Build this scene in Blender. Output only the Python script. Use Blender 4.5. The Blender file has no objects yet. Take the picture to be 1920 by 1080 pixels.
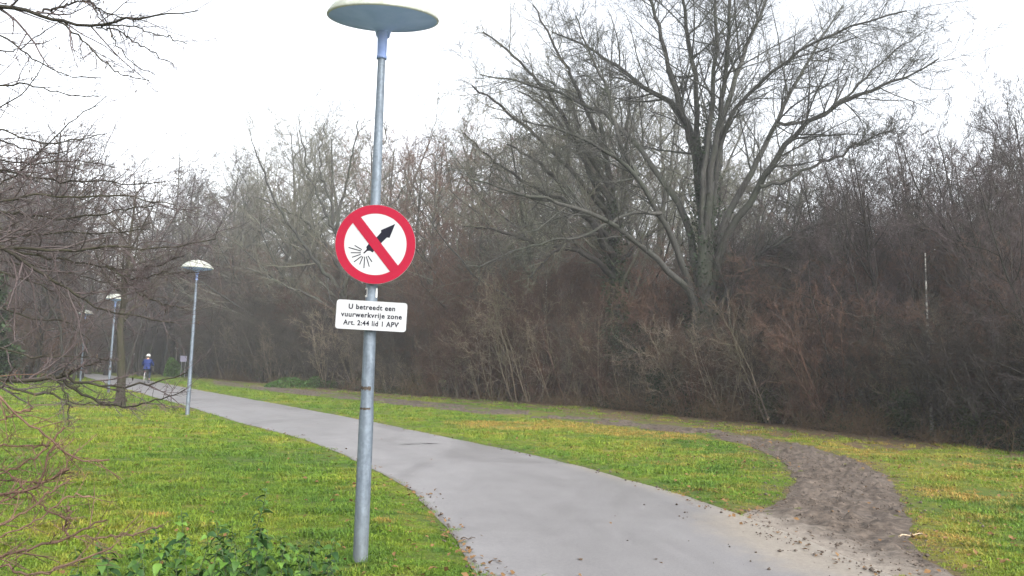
import bpy, math
import numpy as np
from mathutils import Matrix, Vector

SC = bpy.context.scene
COL = SC.collection
rad = math.radians

# ------------------------------------------------------------------ camera
F, H_CAM, PITCH, ROLL = 1580.0, 1.48, rad(5.64), rad(1.8)
cam_data = bpy.data.cameras.new('camera')
cam = bpy.data.objects.new('camera', cam_data)
COL.objects.link(cam)
cam_data.sensor_width = 36.0
cam_data.lens = F / 1920 * 36.0
cam_data.clip_start = 0.05
cam_data.clip_end = 2500
RM = Matrix.Rotation(math.pi / 2 + PITCH, 4, 'X') @ Matrix.Rotation(ROLL, 4, 'Z')
cam.matrix_world = Matrix.Translation((0, 0, H_CAM)) @ RM
SC.camera = cam
R3 = np.array(RM.to_3x3())

# ------------------------------------------------------------------ world, sun, exposure
SUN_EL, SUN_AZ = rad(38), rad(150)
world = bpy.data.worlds.new('World')
SC.world = world
world.use_nodes = True
wn = world.node_tree.nodes
wl = world.node_tree.links
wn.clear()
sky = wn.new('ShaderNodeTexSky')
sky.sky_type = 'NISHITA'
sky.sun_disc = False
sky.sun_elevation = SUN_EL
sky.sun_rotation = SUN_AZ
sky.dust_density = 3.0
bw = wn.new('ShaderNodeRGBToBW')
mixw = wn.new('ShaderNodeMixRGB')
mixw.inputs[0].default_value = 0.86          # overcast: the cloud sheet takes most of the blue out
bgn = wn.new('ShaderNodeBackground')
bgn.inputs[1].default_value = 0.15
wout = wn.new('ShaderNodeOutputWorld')
wl.new(sky.outputs[0], bw.inputs[0])
wl.new(sky.outputs[0], mixw.inputs[1])
wl.new(bw.outputs[0], mixw.inputs[2])
wl.new(mixw.outputs[0], bgn.inputs[0])
wl.new(bgn.outputs[0], wout.inputs[0])

sun_d = bpy.data.lights.new('sun', 'SUN')
sun_d.energy = 0.5
sun_d.angle = rad(25)
sun_d.color = (1.0, 0.97, 0.92)
sun = bpy.data.objects.new('sun', sun_d)
COL.objects.link(sun)
sd = Vector((math.sin(SUN_AZ) * math.cos(SUN_EL), math.cos(SUN_AZ) * math.cos(SUN_EL), math.sin(SUN_EL)))
sun.rotation_euler = sd.to_track_quat('Z', 'Y').to_euler()

SC.view_settings.view_transform = 'Standard'
SC.view_settings.look = 'None'
SC.view_settings.gamma = 1.0
SC.view_settings.use_curve_mapping = False
SC.view_settings.exposure = 2.25
SC.render.engine = 'CYCLES'
SC.cycles.use_denoising = True
SC.cycles.max_bounces = 5
SC.cycles.diffuse_bounces = 3
SC.cycles.glossy_bounces = 2
SC.cycles.transmission_bounces = 2
SC.cycles.volume_bounces = 1
SC.cycles.transparent_max_bounces = 8
SC.cycles.caustics_reflective = False
SC.cycles.caustics_refractive = False
SC.cycles.use_adaptive_sampling = False

# ------------------------------------------------------------------ surveying helpers
def ray(px, py):
    return R3 @ np.array([(px - 960) / F, -(py - 540) / F, -1.0])

def ground(px, py, z=0.0):
    d = ray(px, py)
    s = (z - H_CAM) / d[2]
    return np.array([d[0] * s, d[1] * s, z])

def at(px, py, depth):
    d = ray(px, py)
    s = depth / d[1]
    return np.array([d[0] * s, depth, H_CAM + d[2] * s])

def hor(px):
    return 696.0 + 0.0314 * (px - 960)

def top_z(px, py, depth):
    return at(px, py, depth)[2]

# ------------------------------------------------------------------ mesh helpers
def np_mesh(name, V, quads=None, tris=None, smooth=False, mat=None, attrs=None, matidx=None):
    me = bpy.data.meshes.new(name)
    V = np.asarray(V, dtype=np.float32)
    parts = []
    starts = []
    tot = 0
    if quads is not None and len(quads):
        q = np.asarray(quads, dtype=np.int32)
        parts.append(q.ravel())
        starts.append(np.arange(len(q), dtype=np.int32) * 4 + tot)
        tot += q.size
    if tris is not None and len(tris):
        t = np.asarray(tris, dtype=np.int32)
        parts.append(t.ravel())
        starts.append(np.arange(len(t), dtype=np.int32) * 3 + tot)
        tot += t.size
    loops = np.concatenate(parts)
    st = np.concatenate(starts)
    me.vertices.add(len(V))
    me.vertices.foreach_set('co', V.ravel())
    me.loops.add(len(loops))
    me.loops.foreach_set('vertex_index', loops)
    me.polygons.add(len(st))
    me.polygons.foreach_set('loop_start', st)
    if smooth:
        me.polygons.foreach_set('use_smooth', np.ones(len(st), dtype=bool))
    if attrs:
        for k, a in attrs.items():
            at_ = me.attributes.new(k, 'FLOAT', 'POINT')
            at_.data.foreach_set('value', np.asarray(a, dtype=np.float32))
    me.update(calc_edges=True)
    me.validate()
    if mat:
        me.materials.append(mat)
    return me

def link(name, me, parent=None, loc=None):
    o = bpy.data.objects.new(name, me)
    COL.objects.link(o)
    if parent is not None:
        o.parent = parent
    if loc is not None:
        o.location = loc
    return o

def tag(o, label=None, cat=None, group=None, kind=None):
    if label: o['label'] = label
    if cat: o['category'] = cat
    if group: o['group'] = group
    if kind: o['kind'] = kind
    return o

def empty(name, loc=(0, 0, 0), rz=0.0):
    o = bpy.data.objects.new(name, None)
    o.empty_display_size = 0.2
    COL.objects.link(o)
    o.location = loc
    o.rotation_euler = (0, 0, rz)
    return o

def copy_tree(root, loc, rz=0.0, scale=(1, 1, 1), label=None, group=None):
    r = root.copy()
    COL.objects.link(r)
    r.location = loc
    r.rotation_euler = (0, 0, rz)
    r.scale = scale
    if label: r['label'] = label
    if group: r['group'] = group
    for ch in list(root.children):
        c = ch.copy()
        COL.objects.link(c)
        c.parent = r
        for g in list(ch.children):
            d = g.copy()
            COL.objects.link(d)
            d.parent = c
    return r

class MB:
    """collects vertices and faces of simple shapes"""
    def __init__(self):
        self.v = []
        self.f = []
    def add(self, vs, fs):
        n = len(self.v)
        self.v += [tuple(map(float, p)) for p in vs]
        self.f += [tuple(i + n for i in f) for f in fs]
    def box(self, c, s, M=None):
        x, y, z = s[0] / 2, s[1] / 2, s[2] / 2
        vs = [Vector((a * x, b * y, d * z)) for a in (-1, 1) for b in (-1, 1) for d in (-1, 1)]
        if M is not None:
            vs = [M @ p for p in vs]
        vs = [p + Vector(c) for p in vs]
        self.add(vs, [(0, 1, 3, 2), (4, 6, 7, 5), (0, 4, 5, 1), (2, 3, 7, 6), (0, 2, 6, 4), (1, 5, 7, 3)])
    def lathe(self, prof, seg=32, c=(0, 0, 0)):
        n = len(prof)
        vs = []
        for i in range(seg):
            a = 2 * math.pi * i / seg
            for r, z in prof:
                vs.append((c[0] + r * math.cos(a), c[1] + r * math.sin(a), c[2] + z))
        fs = []
        for i in range(seg):
            j = (i + 1) % seg
            for k in range(n - 1):
                fs.append((i * n + k, j * n + k, j * n + k + 1, i * n + k + 1))
        self.add(vs, fs)
    def tube(self, pts, rr, seg=8, cap=True):
        pts = [Vector(p) for p in pts]
        if not hasattr(rr, '__len__'):
            rr = [rr] * len(pts)
        rings = []
        ref = None
        vs = []
        for i, p in enumerate(pts):
            t = (pts[min(i + 1, len(pts) - 1)] - pts[max(i - 1, 0)]).normalized()
            if ref is None:
                ref = Vector((0, 0, 1)) if abs(t.z) < .9 else Vector((1, 0, 0))
            u = t.cross(ref).normalized()
            w = t.cross(u).normalized()
            ref = -w if False else u.cross(t)
            for k in range(seg):
                a = 2 * math.pi * k / seg
                vs.append(p + (u * math.cos(a) + w * math.sin(a)) * rr[i])
        fs = []
        for i in range(len(pts) - 1):
            for k in range(seg):
                l = (k + 1) % seg
                fs.append((i * seg + k, i * seg + l, (i + 1) * seg + l, (i + 1) * seg + k))
        if cap:
            fs.append(tuple(range(seg)))
            fs.append(tuple((len(pts) - 1) * seg + k for k in range(seg)))
        self.add(vs, fs)
    def mesh(self, name, mat=None, smooth=True):
        me = bpy.data.meshes.new(name)
        me.from_pydata(self.v, [], self.f)
        me.validate()
        if smooth:
            me.polygons.foreach_set('use_smooth', [True] * len(me.polygons))
        if mat:
            me.materials.append(mat)
        me.update()
        return me
    def build(self, name, mat=None, parent=None, smooth=True, loc=None):
        return link(name, self.mesh(name, mat, smooth), parent, loc)

# ------------------------------------------------------------------ node helpers
def new_mat(name):
    m = bpy.data.materials.new(name)
    m.use_nodes = True
    m.node_tree.nodes.clear()
    return m

class NT:
    def __init__(self, m):
        self.t = m.node_tree
        self.n = self.t.nodes
        self.l = self.t.links
    def node(self, typ, **kw):
        nd = self.n.new(typ)
        for k, v in kw.items():
            setattr(nd, k, v)
        return nd
    def lk(self, a, b):
        self.l.new(a, b)
    def coord(self, kind='Object'):
        return self.node('ShaderNodeTexCoord').outputs[kind]
    def pos(self):
        return self.node('ShaderNodeNewGeometry').outputs['Position']
    def noise(self, vec, scale, detail=4, rough=0.55, dist=0.0):
        nd = self.node('ShaderNodeTexNoise')
        nd.inputs['Scale'].default_value = scale
        nd.inputs['Detail'].default_value = detail
        nd.inputs['Roughness'].default_value = rough
        nd.inputs['Distortion'].default_value = dist
        if vec is not None:
            self.lk(vec, nd.inputs['Vector'])
        return nd.outputs['Fac']
    def scale(self, vec, s):
        nd = self.node('ShaderNodeMapping')
        nd.inputs['Scale'].default_value = s
        self.lk(vec, nd.inputs['Vector'])
        return nd.outputs[0]
    def ramp(self, fac, stops, interp='LINEAR'):
        nd = self.node('ShaderNodeValToRGB')
        cr = nd.color_ramp
        cr.interpolation = interp
        while len(cr.elements) < len(stops):
            cr.elements.new(0.5)
        for e, (p, c) in zip(cr.elements, stops):
            e.position = p
            e.color = c if hasattr(c, '__len__') and len(c) == 4 else ((c[0], c[1], c[2], 1) if hasattr(c, '__len__') else (c, c, c, 1))
        self.lk(fac, nd.inputs[0])
        return nd.outputs[0]
    def mix(self, fac, a, b, mode='MIX'):
        nd = self.node('ShaderNodeMixRGB', blend_type=mode)
        for i, v in ((0, fac), (1, a), (2, b)):
            if isinstance(v, (int, float)):
                nd.inputs[i].default_value = v if i == 0 else (v, v, v, 1)
            elif isinstance(v, (tuple, list)):
                nd.inputs[i].default_value = (v[0], v[1], v[2], 1)
            else:
                self.lk(v, nd.inputs[i])
        return nd.outputs[0]
    def math(self, op, a, b=0.0, clamp=False):
        nd = self.node('ShaderNodeMath', operation=op)
        nd.use_clamp = clamp
        for i, v in ((0, a), (1, b)):
            if isinstance(v, (int, float)):
                nd.inputs[i].default_value = v
            else:
                self.lk(v, nd.inputs[i])
        return nd.outputs[0]
    def attr(self, name):
        nd = self.node('ShaderNodeAttribute')
        nd.attribute_name = name
        return nd.outputs['Fac']
    def bump(self, h, strength=0.4, dist=0.01):
        nd = self.node('ShaderNodeBump')
        nd.inputs['Strength'].default_value = strength
        nd.inputs['Distance'].default_value = dist
        self.lk(h, nd.inputs['Height'])
        return nd.outputs[0]
    def out(self, color, rough=0.8, bump=None, metal=0.0, spec=0.3, trans=None):
        b = self.node('ShaderNodeBsdfPrincipled')
        if isinstance(color, (tuple, list)):
            b.inputs['Base Color'].default_value = (color[0], color[1], color[2], 1)
        else:
            self.lk(color, b.inputs['Base Color'])
        if isinstance(rough, (int, float)):
            b.inputs['Roughness'].default_value = rough
        else:
            self.lk(rough, b.inputs['Roughness'])
        b.inputs['Metallic'].default_value = metal
        b.inputs['Specular IOR Level'].default_value = spec
        if bump is not None:
            self.lk(bump, b.inputs['Normal'])
        o = self.node('ShaderNodeOutputMaterial')
        if trans:
            tr = self.node('ShaderNodeBsdfTranslucent')
            if isinstance(color, (tuple, list)):
                tr.inputs[0].default_value = (color[0], color[1], color[2], 1)
            else:
                self.lk(color, tr.inputs[0])
            ms = self.node('ShaderNodeMixShader')
            ms.inputs[0].default_value = trans
            self.lk(b.outputs[0], ms.inputs[1])
            self.lk(tr.outputs[0], ms.inputs[2])
            self.lk(ms.outputs[0], o.inputs['Surface'])
        else:
            self.lk(b.outputs[0], o.inputs['Surface'])
        return b

def plain(name, col, rough=0.6, metal=0.0, spec=0.3, var=0.15, scale=20, bumpy=0.0):
    m = new_mat(name)
    t = NT(m)
    c = t.coord()
    f = t.noise(c, scale, 5)
    lo = tuple(x * (1 - var) for x in col)
    hi = tuple(min(1, x * (1 + var)) for x in col)
    cc = t.ramp(f, [(0.3, lo), (0.7, hi)])
    t.out(cc, rough, t.bump(f, bumpy, 0.002) if bumpy else None, metal, spec)
    return m

def bark(name, c1, c2, c3, vary=0.25):
    m = new_mat(name)
    t = NT(m)
    c = t.pos()
    big = t.noise(c, 0.9, 3)
    fine = t.noise(t.scale(c, (14, 14, 3.2)), 1.6, 5, 0.65)
    base = t.ramp(fine, [(0.3, c1), (0.68, c2)])
    moss = t.ramp(big, [(0.45, 0.0), (0.65, 1.0)])
    col = t.mix(t.math('MULTIPLY', moss, 0.6), base, c3)
    rnd = t.node('ShaderNodeObjectInfo').outputs['Random']
    k = t.math('ADD', t.math('MULTIPLY', rnd, 2 * vary), 1 - vary)
    col = t.mix(1.0, col, k, 'MULTIPLY')
    t.out(col, 0.9, t.bump(fine, 0.7, 0.02), spec=0.15)
    return m

# ------------------------------------------------------------------ materials
M_BARK = bark('bark_grey_green', (.022, .022, .020), (.060, .058, .052), (.040, .047, .032))
M_BARK_DK = bark('bark_dark', (.014, .012, .011), (.036, .032, .028), (.022, .025, .017))
M_TWIG = bark('twig_grey_brown', (.034, .029, .025), (.095, .080, .066), (.052, .052, .037))
M_TWIG_DK = bark('twig_dark', (.024, .020, .018), (.052, .043, .038), (.032, .033, .025))
M_TWIG_RED = bark('twig_russet', (.048, .028, .021), (.13, .078, .057), (.055, .042, .03))
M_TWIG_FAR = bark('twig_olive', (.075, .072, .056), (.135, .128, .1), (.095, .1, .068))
M_TWIG_PURP = bark('twig_purple_brown', (.042, .033, .033), (.085, .066, .066), (.052, .046, .042))
M_TWIG_PALE = bark('twig_pale', (.07, .056, .042), (.20, .16, .12), (.10, .095, .06))
M_BARK_OLIVE = bark('bark_olive_wet', (.016, .014, .011), (.042, .037, .027), (.029, .030, .016))

def m_birch():
    m = new_mat('birch_bark')
    t = NT(m)
    c = t.coord()
    f = t.noise(t.scale(c, (1, 1, 5)), 2.0, 3)
    g = t.noise(t.scale(c, (3, 3, 16)), 1.5, 3)
    col = t.mix(t.ramp(f, [(0.47, 0.0), (0.53, 1.0)]), (.06, .055, .05), t.ramp(g, [(0.35, (.14, .135, .12)), (0.5, (.24, .235, .215))]))
    t.out(col, 0.8)
    return m
M_BIRCH = m_birch()

def m_galv():
    m = new_mat('galvanised_steel')
    t = NT(m)
    c = t.coord()
    f = t.noise(t.scale(c, (1, 1, 0.35)), 22, 5, 0.6)
    v = t.node('ShaderNodeTexVoronoi')
    v.inputs['Scale'].default_value = 60
    t.lk(c, v.inputs['Vector'])
    streak = t.noise(t.scale(c, (30, 30, 1.2)), 1.5, 4)
    col = t.ramp(f, [(.3, (.08, .10, .125)), (.7, (.14, .168, .20))])
    vg = t.node('ShaderNodeRGBToBW')
    t.lk(v.outputs['Color'], vg.inputs[0])
    col = t.mix(0.18, col, vg.outputs[0], 'OVERLAY')
    col = t.mix(1, col, t.ramp(streak, [(0.3, 0.78), (0.7, 1.1)]), 'MULTIPLY')
    # grime and algae creeping up from the base
    z = t.node('ShaderNodeSeparateXYZ')
    t.lk(c, z.inputs[0])
    low = t.ramp(t.math('ADD', z.outputs['Z'], t.math('MULTIPLY', streak, 0.7)), [(0.25, 1.0), (0.95, 0.0)])
    col = t.mix(t.math('MULTIPLY', low, 0.6), col, (.12, .13, .125))
    t.out(col, 0.55, t.bump(f, 0.15, 0.002), metal=0.35, spec=0.4)
    return m
M_GALV = m_galv()
M_RUST = plain('rust', (.042, .032, .024), .95, var=.6, scale=90, bumpy=.5)
M_STEEL = plain('steel_band', (.3, .31, .32), .4, .6, var=.2)

def m_dome():
    m = new_mat('lamp_dome_opal')
    t = NT(m)
    c = t.coord()
    f = t.noise(c, 9, 6, 0.65)
    g = t.noise(c, 40, 3)
    z = t.node('ShaderNodeSeparateXYZ')
    t.lk(c, z.inputs[0])
    alg = t.ramp(f, [(0.42, 0.0), (0.68, 1.0)])
    col = t.mix(t.math('MULTIPLY', alg, .5), t.ramp(g, [(.3, (.40, .415, .375)), (.7, (.52, .535, .485))]), (.27, .28, .20))
    t.out(col, .5, spec=.3, trans=.4)
    return m
M_DOME = m_dome()
def m_under():
    m = new_mat('lamp_reflector_grey_blue')
    t = NT(m)
    f = t.noise(t.coord(), 5, 5)
    t.out(t.ramp(f, [(.3, (.26, .37, .62)), (.7, (.35, .46, .72))]), .6, spec=.2, trans=.45)
    return m
M_DOME_UNDER = m_under()
M_DOME_NECK = plain('lamp_neck_blue_grey', (.16, .22, .40), .5, 0, var=.1)
M_RED = plain('sign_red', (.20, .004, .019), .6, spec=.1, var=.04, scale=4)
M_WHITE = plain('sign_white', (.29, .295, .305), .6, spec=.1, var=.05, scale=5)
M_BLACK = plain('sign_black', (.010, .010, .016), .8, var=.1, spec=.03)
M_SIGN_BACK = plain('sign_aluminium', (.4, .41, .42), .4, .6)

def m_asphalt():
    m = new_mat('asphalt_wet_grey')
    t = NT(m)
    p = t.pos()
    fine = t.noise(p, 90, 4, .7)
    grit = t.noise(p, 260, 2, .7)
    mid = t.noise(p, 2.2, 5, .6)
    big = t.noise(t.scale(p, (1, .35, 1)), .5, 4, .6, 1.2)
    base = t.ramp(fine, [(.25, (.138, .133, .135)), (.75, (.205, .198, .2))])
    base = t.mix(1, base, t.ramp(mid, [(.3, .92), (.7, 1.05)]), 'MULTIPLY')
    base = t.mix(1, base, t.ramp(big, [(.35, .94), (.62, 1.03)]), 'MULTIPLY')
    cb = t.node('ShaderNodeCombineXYZ')
    t.lk(t.math('MULTIPLY', t.attr('across'), 9.0), cb.inputs[0])
    t.lk(t.math('MULTIPLY', t.attr('along'), .16), cb.inputs[1])
    streak = t.noise(cb.outputs[0], 1.0, 6, .7)
    base = t.mix(1, base, t.ramp(streak, [(.32, .92), (.5, 1.0), (.7, 1.05)]), 'MULTIPLY')
    grit2 = t.noise(p, 38, 5, .8)
    base = t.mix(1, base, t.ramp(grit2, [(.3, .76), (.7, 1.2)]), 'MULTIPLY')
    base = t.mix(t.ramp(grit, [(.68, 0.0), (.75, .5)]), base, (.28, .27, .27))
    base = t.mix(t.ramp(grit, [(.25, .6), (.32, 0.0)]), base, (.06, .055, .055))
    # dirt and sand masks held on the mesh
    e = t.attr('edge')
    en = t.math('ADD', e, t.math('MULTIPLY', t.math('SUBTRACT', t.noise(p, 7, 6, .7), .5), .9))
    base = t.mix(t.ramp(en, [(.45, 0.0), (.85, .9)]), base, t.ramp(fine, [(.3, (.045, .035, .026)), (.7, (.1, .08, .06))]))
    s = t.attr('sand')
    sn = t.math('ADD', s, t.math('MULTIPLY', t.math('SUBTRACT', t.noise(t.scale(p, (1, 1, 1)), 5, 8, .72, .5), .5), .9))
    sandc = t.ramp(t.noise(p, 30, 5, .7), [(.3, (.15, .128, .105)), (.5, (.22, .195, .165)), (.75, (.30, .27, .235))])
    base = t.mix(t.ramp(sn, [(.34, 0.0), (.75, .95)]), base, sandc)
    h = t.math('ADD', fine, t.math('MULTIPLY', sn, .6))
    rough = t.ramp(big, [(.3, .28), (.7, .5)])
    t.out(base, rough, t.bump(h, .35, .006), spec=.45)
    return m
M_ASPH = m_asphalt()

def m_mud():
    m = new_mat('trodden_mud')
    t = NT(m)
    p = t.pos()
    a = t.noise(t.scale(p, (1, 1.5, 1)), 9, 8, .7)
    b = t.noise(p, 55, 5, .7)
    c = t.noise(p, 1.3, 3)
    col = t.ramp(a, [(.34, (.020, .015, .010)), (.48, (.062, .047, .036)), (.66, (.112, .088, .069))])
    col = t.mix(1, col, t.ramp(b, [(.3, .7), (.7, 1.25)]), 'MULTIPLY')
    s = t.math('ADD', t.attr('sand'), t.math('MULTIPLY', t.math('SUBTRACT', t.noise(p, 4, 8, .75), .5), 1.1))
    col = t.mix(t.ramp(s, [(.35, 0.0), (.8, .9)]), col, t.ramp(b, [(.3, (.15, .128, .105)), (.7, (.27, .24, .205))]))
    col = t.mix(t.ramp(c, [(.45, 0.0), (.7, .35)]), col, (.12, .10, .085))
    t.out(col, .75, t.bump(t.math('ADD', a, t.math('MULTIPLY', b, .4)), .8, .02), spec=.3)
    return m
M_MUD = m_mud()

def grass_patch(t, p):
    """yellow / green / straw zones over the lawn, shared by soil sheet and blades"""
    n1 = t.noise(p, .35, 4, .6)
    n2 = t.noise(p, 1.7, 4, .65)
    n3 = t.noise(p, 5.5, 3, .6)
    n0 = t.noise(p, .16, 2, .5)
    f = t.math('ADD', t.math('ADD', t.math('MULTIPLY', n1, .5), t.math('MULTIPLY', n0, .35)), t.math('ADD', t.math('MULTIPLY', n2, .35), t.math('SUBTRACT', t.math('MULTIPLY', n3, .2), .2)))
    return f, n2

def m_soil():
    m = new_mat('lawn_soil')
    t = NT(m)
    p = t.pos()
    f, n2 = grass_patch(t, p)
    fine = t.noise(p, 28, 6, .7)
    g = t.ramp(f, [(.40, (.050, .082, .015)), (.52, (.09, .108, .016)), (.64, (.15, .13, .032))])
    g = t.mix(1, g, t.ramp(fine, [(.25, .6), (.75, 1.3)]), 'MULTIPLY')
    l = t.math('ADD', t.attr('litter'), t.math('MULTIPLY', t.math('SUBTRACT', t.noise(p, 1.6, 7, .7), .5), .9))
    lit = t.ramp(t.noise(p, 18, 6, .75), [(.3, (.03, .022, .015)), (.5, (.085, .058, .036)), (.7, (.15, .1, .06))])
    col = t.mix(t.ramp(l, [(.4, 0.0), (.62, 1.0)]), g, lit)
    t.out(col, .9, t.bump(fine, .8, .03), spec=.15)
    return m
M_SOIL = m_soil()

def m_grass():
    m = new_mat('grass_blades')
    t = NT(m)
    p = t.pos()
    f, n2 = grass_patch(t, p)
    rnd = t.node('ShaderNodeObjectInfo').outputs['Random']
    ff = t.math('ADD', f, t.math('MULTIPLY', t.math('SUBTRACT', rnd, .5), .09))
    col = t.ramp(ff, [(.38, (.070, .145, .020)), (.49, (.118, .195, .020)), (.58, (.18, .23, .024)), (.66, (.28, .23, .04))])
    sx = t.node('ShaderNodeSeparateXYZ')
    t.lk(p, sx.inputs[0])
    right = t.ramp(t.math('MULTIPLY', t.math('ADD', sx.outputs['X'], 2.0), .12), [(0.0, 0.0), (1.0, 1.0)])
    straw = t.ramp(t.math('ADD', t.noise(p, .8, 6, .75), t.math('MULTIPLY', right, .10)), [(.56, 0.0), (.70, .9)])
    # a few places where the turf has died back to straw
    spots = [(ground(1170, 812), 1.5), (ground(1090, 800), 1.6), (ground(1270, 822), .9), (ground(1620, 850), 1.2), (ground(1560, 843), 1.0), (ground(960, 800), 1.6),
             (ground(720, 985), .12), (ground(1800, 930), .7), (ground(1750, 1010), .4), (ground(300, 975), .12)]
    acc = None
    for c_, r_s in spots:
        vd = t.node('ShaderNodeVectorMath', operation='DISTANCE')
        t.lk(p, vd.inputs[0])
        vd.inputs[1].default_value = (float(c_[0]), float(c_[1]), 0)
        k_ = t.math('SUBTRACT', 1.0, t.math('DIVIDE', vd.outputs['Value'], float(r_s) * 1.6), clamp=True)
        acc = k_ if acc is None else t.math('MAXIMUM', acc, k_)
    spot = t.ramp(t.math('ADD', acc, t.math('MULTIPLY', t.math('SUBTRACT', t.noise(p, 3.5, 6, .75), .5), 1.3)), [(.2, 0.0), (.55, 1.0)])
    spot = t.math('MULTIPLY', spot, t.ramp(acc, [(0.0, 0.0), (.15, 1.0)]))
    straw = t.math('MAXIMUM', straw, spot)
    col = t.mix(t.math('MULTIPLY', straw, t.ramp(rnd, [(.3, .35), (.8, 1.0)])), col, (.36, .225, .06))
    col = t.mix(1, col, t.ramp(t.noise(p, 3.0, 5, .7), [(.3, .72), (.65, 1.1)]), 'MULTIPLY')
    t.out(col, .55, spec=.2, trans=.3)
    return m
M_GRASS = m_grass()

def m_leafgreen(name, a, b, tr=.2, rough=.45):
    m = new_mat(name)
    t = NT(m)
    rnd = t.node('ShaderNodeObjectInfo').outputs['Random']
    n = t.noise(t.pos(), 9, 4, .6)
    col = t.ramp(t.math('ADD', t.math('MULTIPLY', rnd, .5), t.math('MULTIPLY', n, .5)), [(.3, a), (.7, b)])
    t.out(col, rough + .1, spec=.18, trans=tr)
    return m
M_WEED = m_leafgreen('weed_leaf', (.016, .045, .012), (.055, .115, .022))
M_WEED_LT = m_leafgreen('weed_leaf_light', (.07, .15, .02), (.12, .22, .04), .3)
M_IVY = m_leafgreen('ivy_leaf', (.012, .022, .010), (.032, .052, .022), .08)
M_BRAMBLE = m_leafgreen('bramble_leaf', (.026, .038, .014), (.07, .075, .028), .15, .7)
M_DEAD = m_leafgreen('fallen_leaf', (.085, .045, .020), (.22, .13, .055), .1, .75)
M_DEADGRASS = m_leafgreen('dead_grass_stem', (.08, .055, .034), (.22, .15, .085), .1, .8)
M_STICK = plain('stick_bark', (.05, .035, .025), .9, var=.4, scale=30)
M_STICK_LT = plain('stick_pale', (.28, .22, .15), .9, var=.3, scale=30)
M_CRACK = plain('wet_crack', (.02, .016, .014), .5, var=.3)

# ------------------------------------------------------------------ 2-D helpers for zones
def P2(lst):
    return np.array([ground(*p)[:2] for p in lst])

def resample(pts, n):
    pts = np.asarray(pts, float)
    d = np.r_[0, np.cumsum(np.linalg.norm(np.diff(pts, axis=0), axis=1))]
    # smooth with catmull-rom style by dense interpolation then gaussian
    s = np.linspace(0, d[-1], n)
    out = np.stack([np.interp(s, d, pts[:, k]) for k in range(pts.shape[1])], 1)
    return out

def smooth_line(pts, n, it=6):
    a = resample(pts, n)
    for _ in range(it):
        a[1:-1] = (a[:-2] + 2 * a[1:-1] + a[2:]) / 4
    return a

def seg_dist(Q, line):
    """distance from points Q (N,2) to polyline"""
    best = np.full(len(Q), 1e9)
    for a, b in zip(line[:-1], line[1:]):
        ab = b - a
        t = np.clip(((Q - a) @ ab) / max(ab @ ab, 1e-9), 0, 1)
        d = np.linalg.norm(Q - (a + t[:, None] * ab), axis=1)
        best = np.minimum(best, d)
    return best

def inside(Q, poly):
    x, y = Q[:, 0], Q[:, 1]
    c = np.zeros(len(Q), bool)
    n = len(poly)
    for i in range(n):
        x1, y1 = poly[i]
        x2, y2 = poly[(i + 1) % n]
        if y1 == y2:
            continue
        m = ((y1 > y) != (y2 > y)) & (x < (x2 - x1) * (y - y1) / (y2 - y1) + x1)
        c ^= m
    return c

def sdist(Q, poly):
    """signed: negative inside"""
    cl = np.vstack([poly, poly[:1]])
    d = seg_dist(Q, cl)
    return np.where(inside(Q, poly), -d, d)

# value noise in numpy
_rs = np.random.RandomState(5)
_tab = _rs.rand(256, 256)
def vnoise(x, y, s):
    x = np.asarray(x) * s; y = np.asarray(y) * s
    xi = np.floor(x).astype(int); yi = np.floor(y).astype(int)
    fx = x - xi; fy = y - yi
    fx = fx * fx * (3 - 2 * fx); fy = fy * fy * (3 - 2 * fy)
    g = lambda a, b: _tab[a & 255, b & 255]
    return (g(xi, yi) * (1 - fx) + g(xi + 1, yi) * fx) * (1 - fy) + (g(xi, yi + 1) * (1 - fx) + g(xi + 1, yi + 1) * fx) * fy
def fbm(x, y, s, o=4):
    r = 0; a = .5; tot = 0
    for k in range(o):
        r = r + a * vnoise(x + 17.3 * k, y - 9.1 * k, s); tot += a
        a *= .5; s *= 2.03
    return r / tot

# ------------------------------------------------------------------ the zones
L_px = [(895, 1080), (868, 1030), (820, 965), (765, 915), (700, 880), (640, 852), (560, 822), (456, 795), (355, 764), (296, 747), (237, 730), (207, 721), (175, 711), (142, 702)]
R_px = [(1680, 1090), (1560, 1035), (1420, 975), (1290, 932), (1180, 900), (1100, 879), (1000, 853), (929, 840), (864, 826), (767, 806), (670, 786), (509, 756), (380, 733), (281, 714), (207, 704), (142, 697.5)]
pl = P2(L_px); pr = P2(R_px)
# the path runs on past the camera and out of sight round the far bend
def extend(a, near, far):
    return np.vstack([np.array(near), a, np.array(far)])
pl = extend(pl, [(2.2, -6), (1.2, -1.0), (.45, 2.6)], [(-55, 84), (-80, 92)])
pr = extend(pr, [(7.2, -6), (5.4, -1.0), (4.2, 3.0)], [(-56, 90), (-80, 100)])
NPATH = 420
pathL = smooth_line(pl, NPATH, 10)
pathR = smooth_line(pr, NPATH, 10)
# wobble of the crumbling edges
ix = np.arange(NPATH)
nrm = pathR - pathL
nrm /= np.linalg.norm(nrm, axis=1)[:, None]
pathL = pathL + nrm * ((fbm(ix * .31, ix * 0 + 3, 1.0) - .5) * .12)[:, None]
pathR = pathR + nrm * ((fbm(ix * .31, ix * 0 + 40, 1.0) - .5) * .14)[:, None]
path_poly = np.vstack([pathL, pathR[::-1]])

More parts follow.
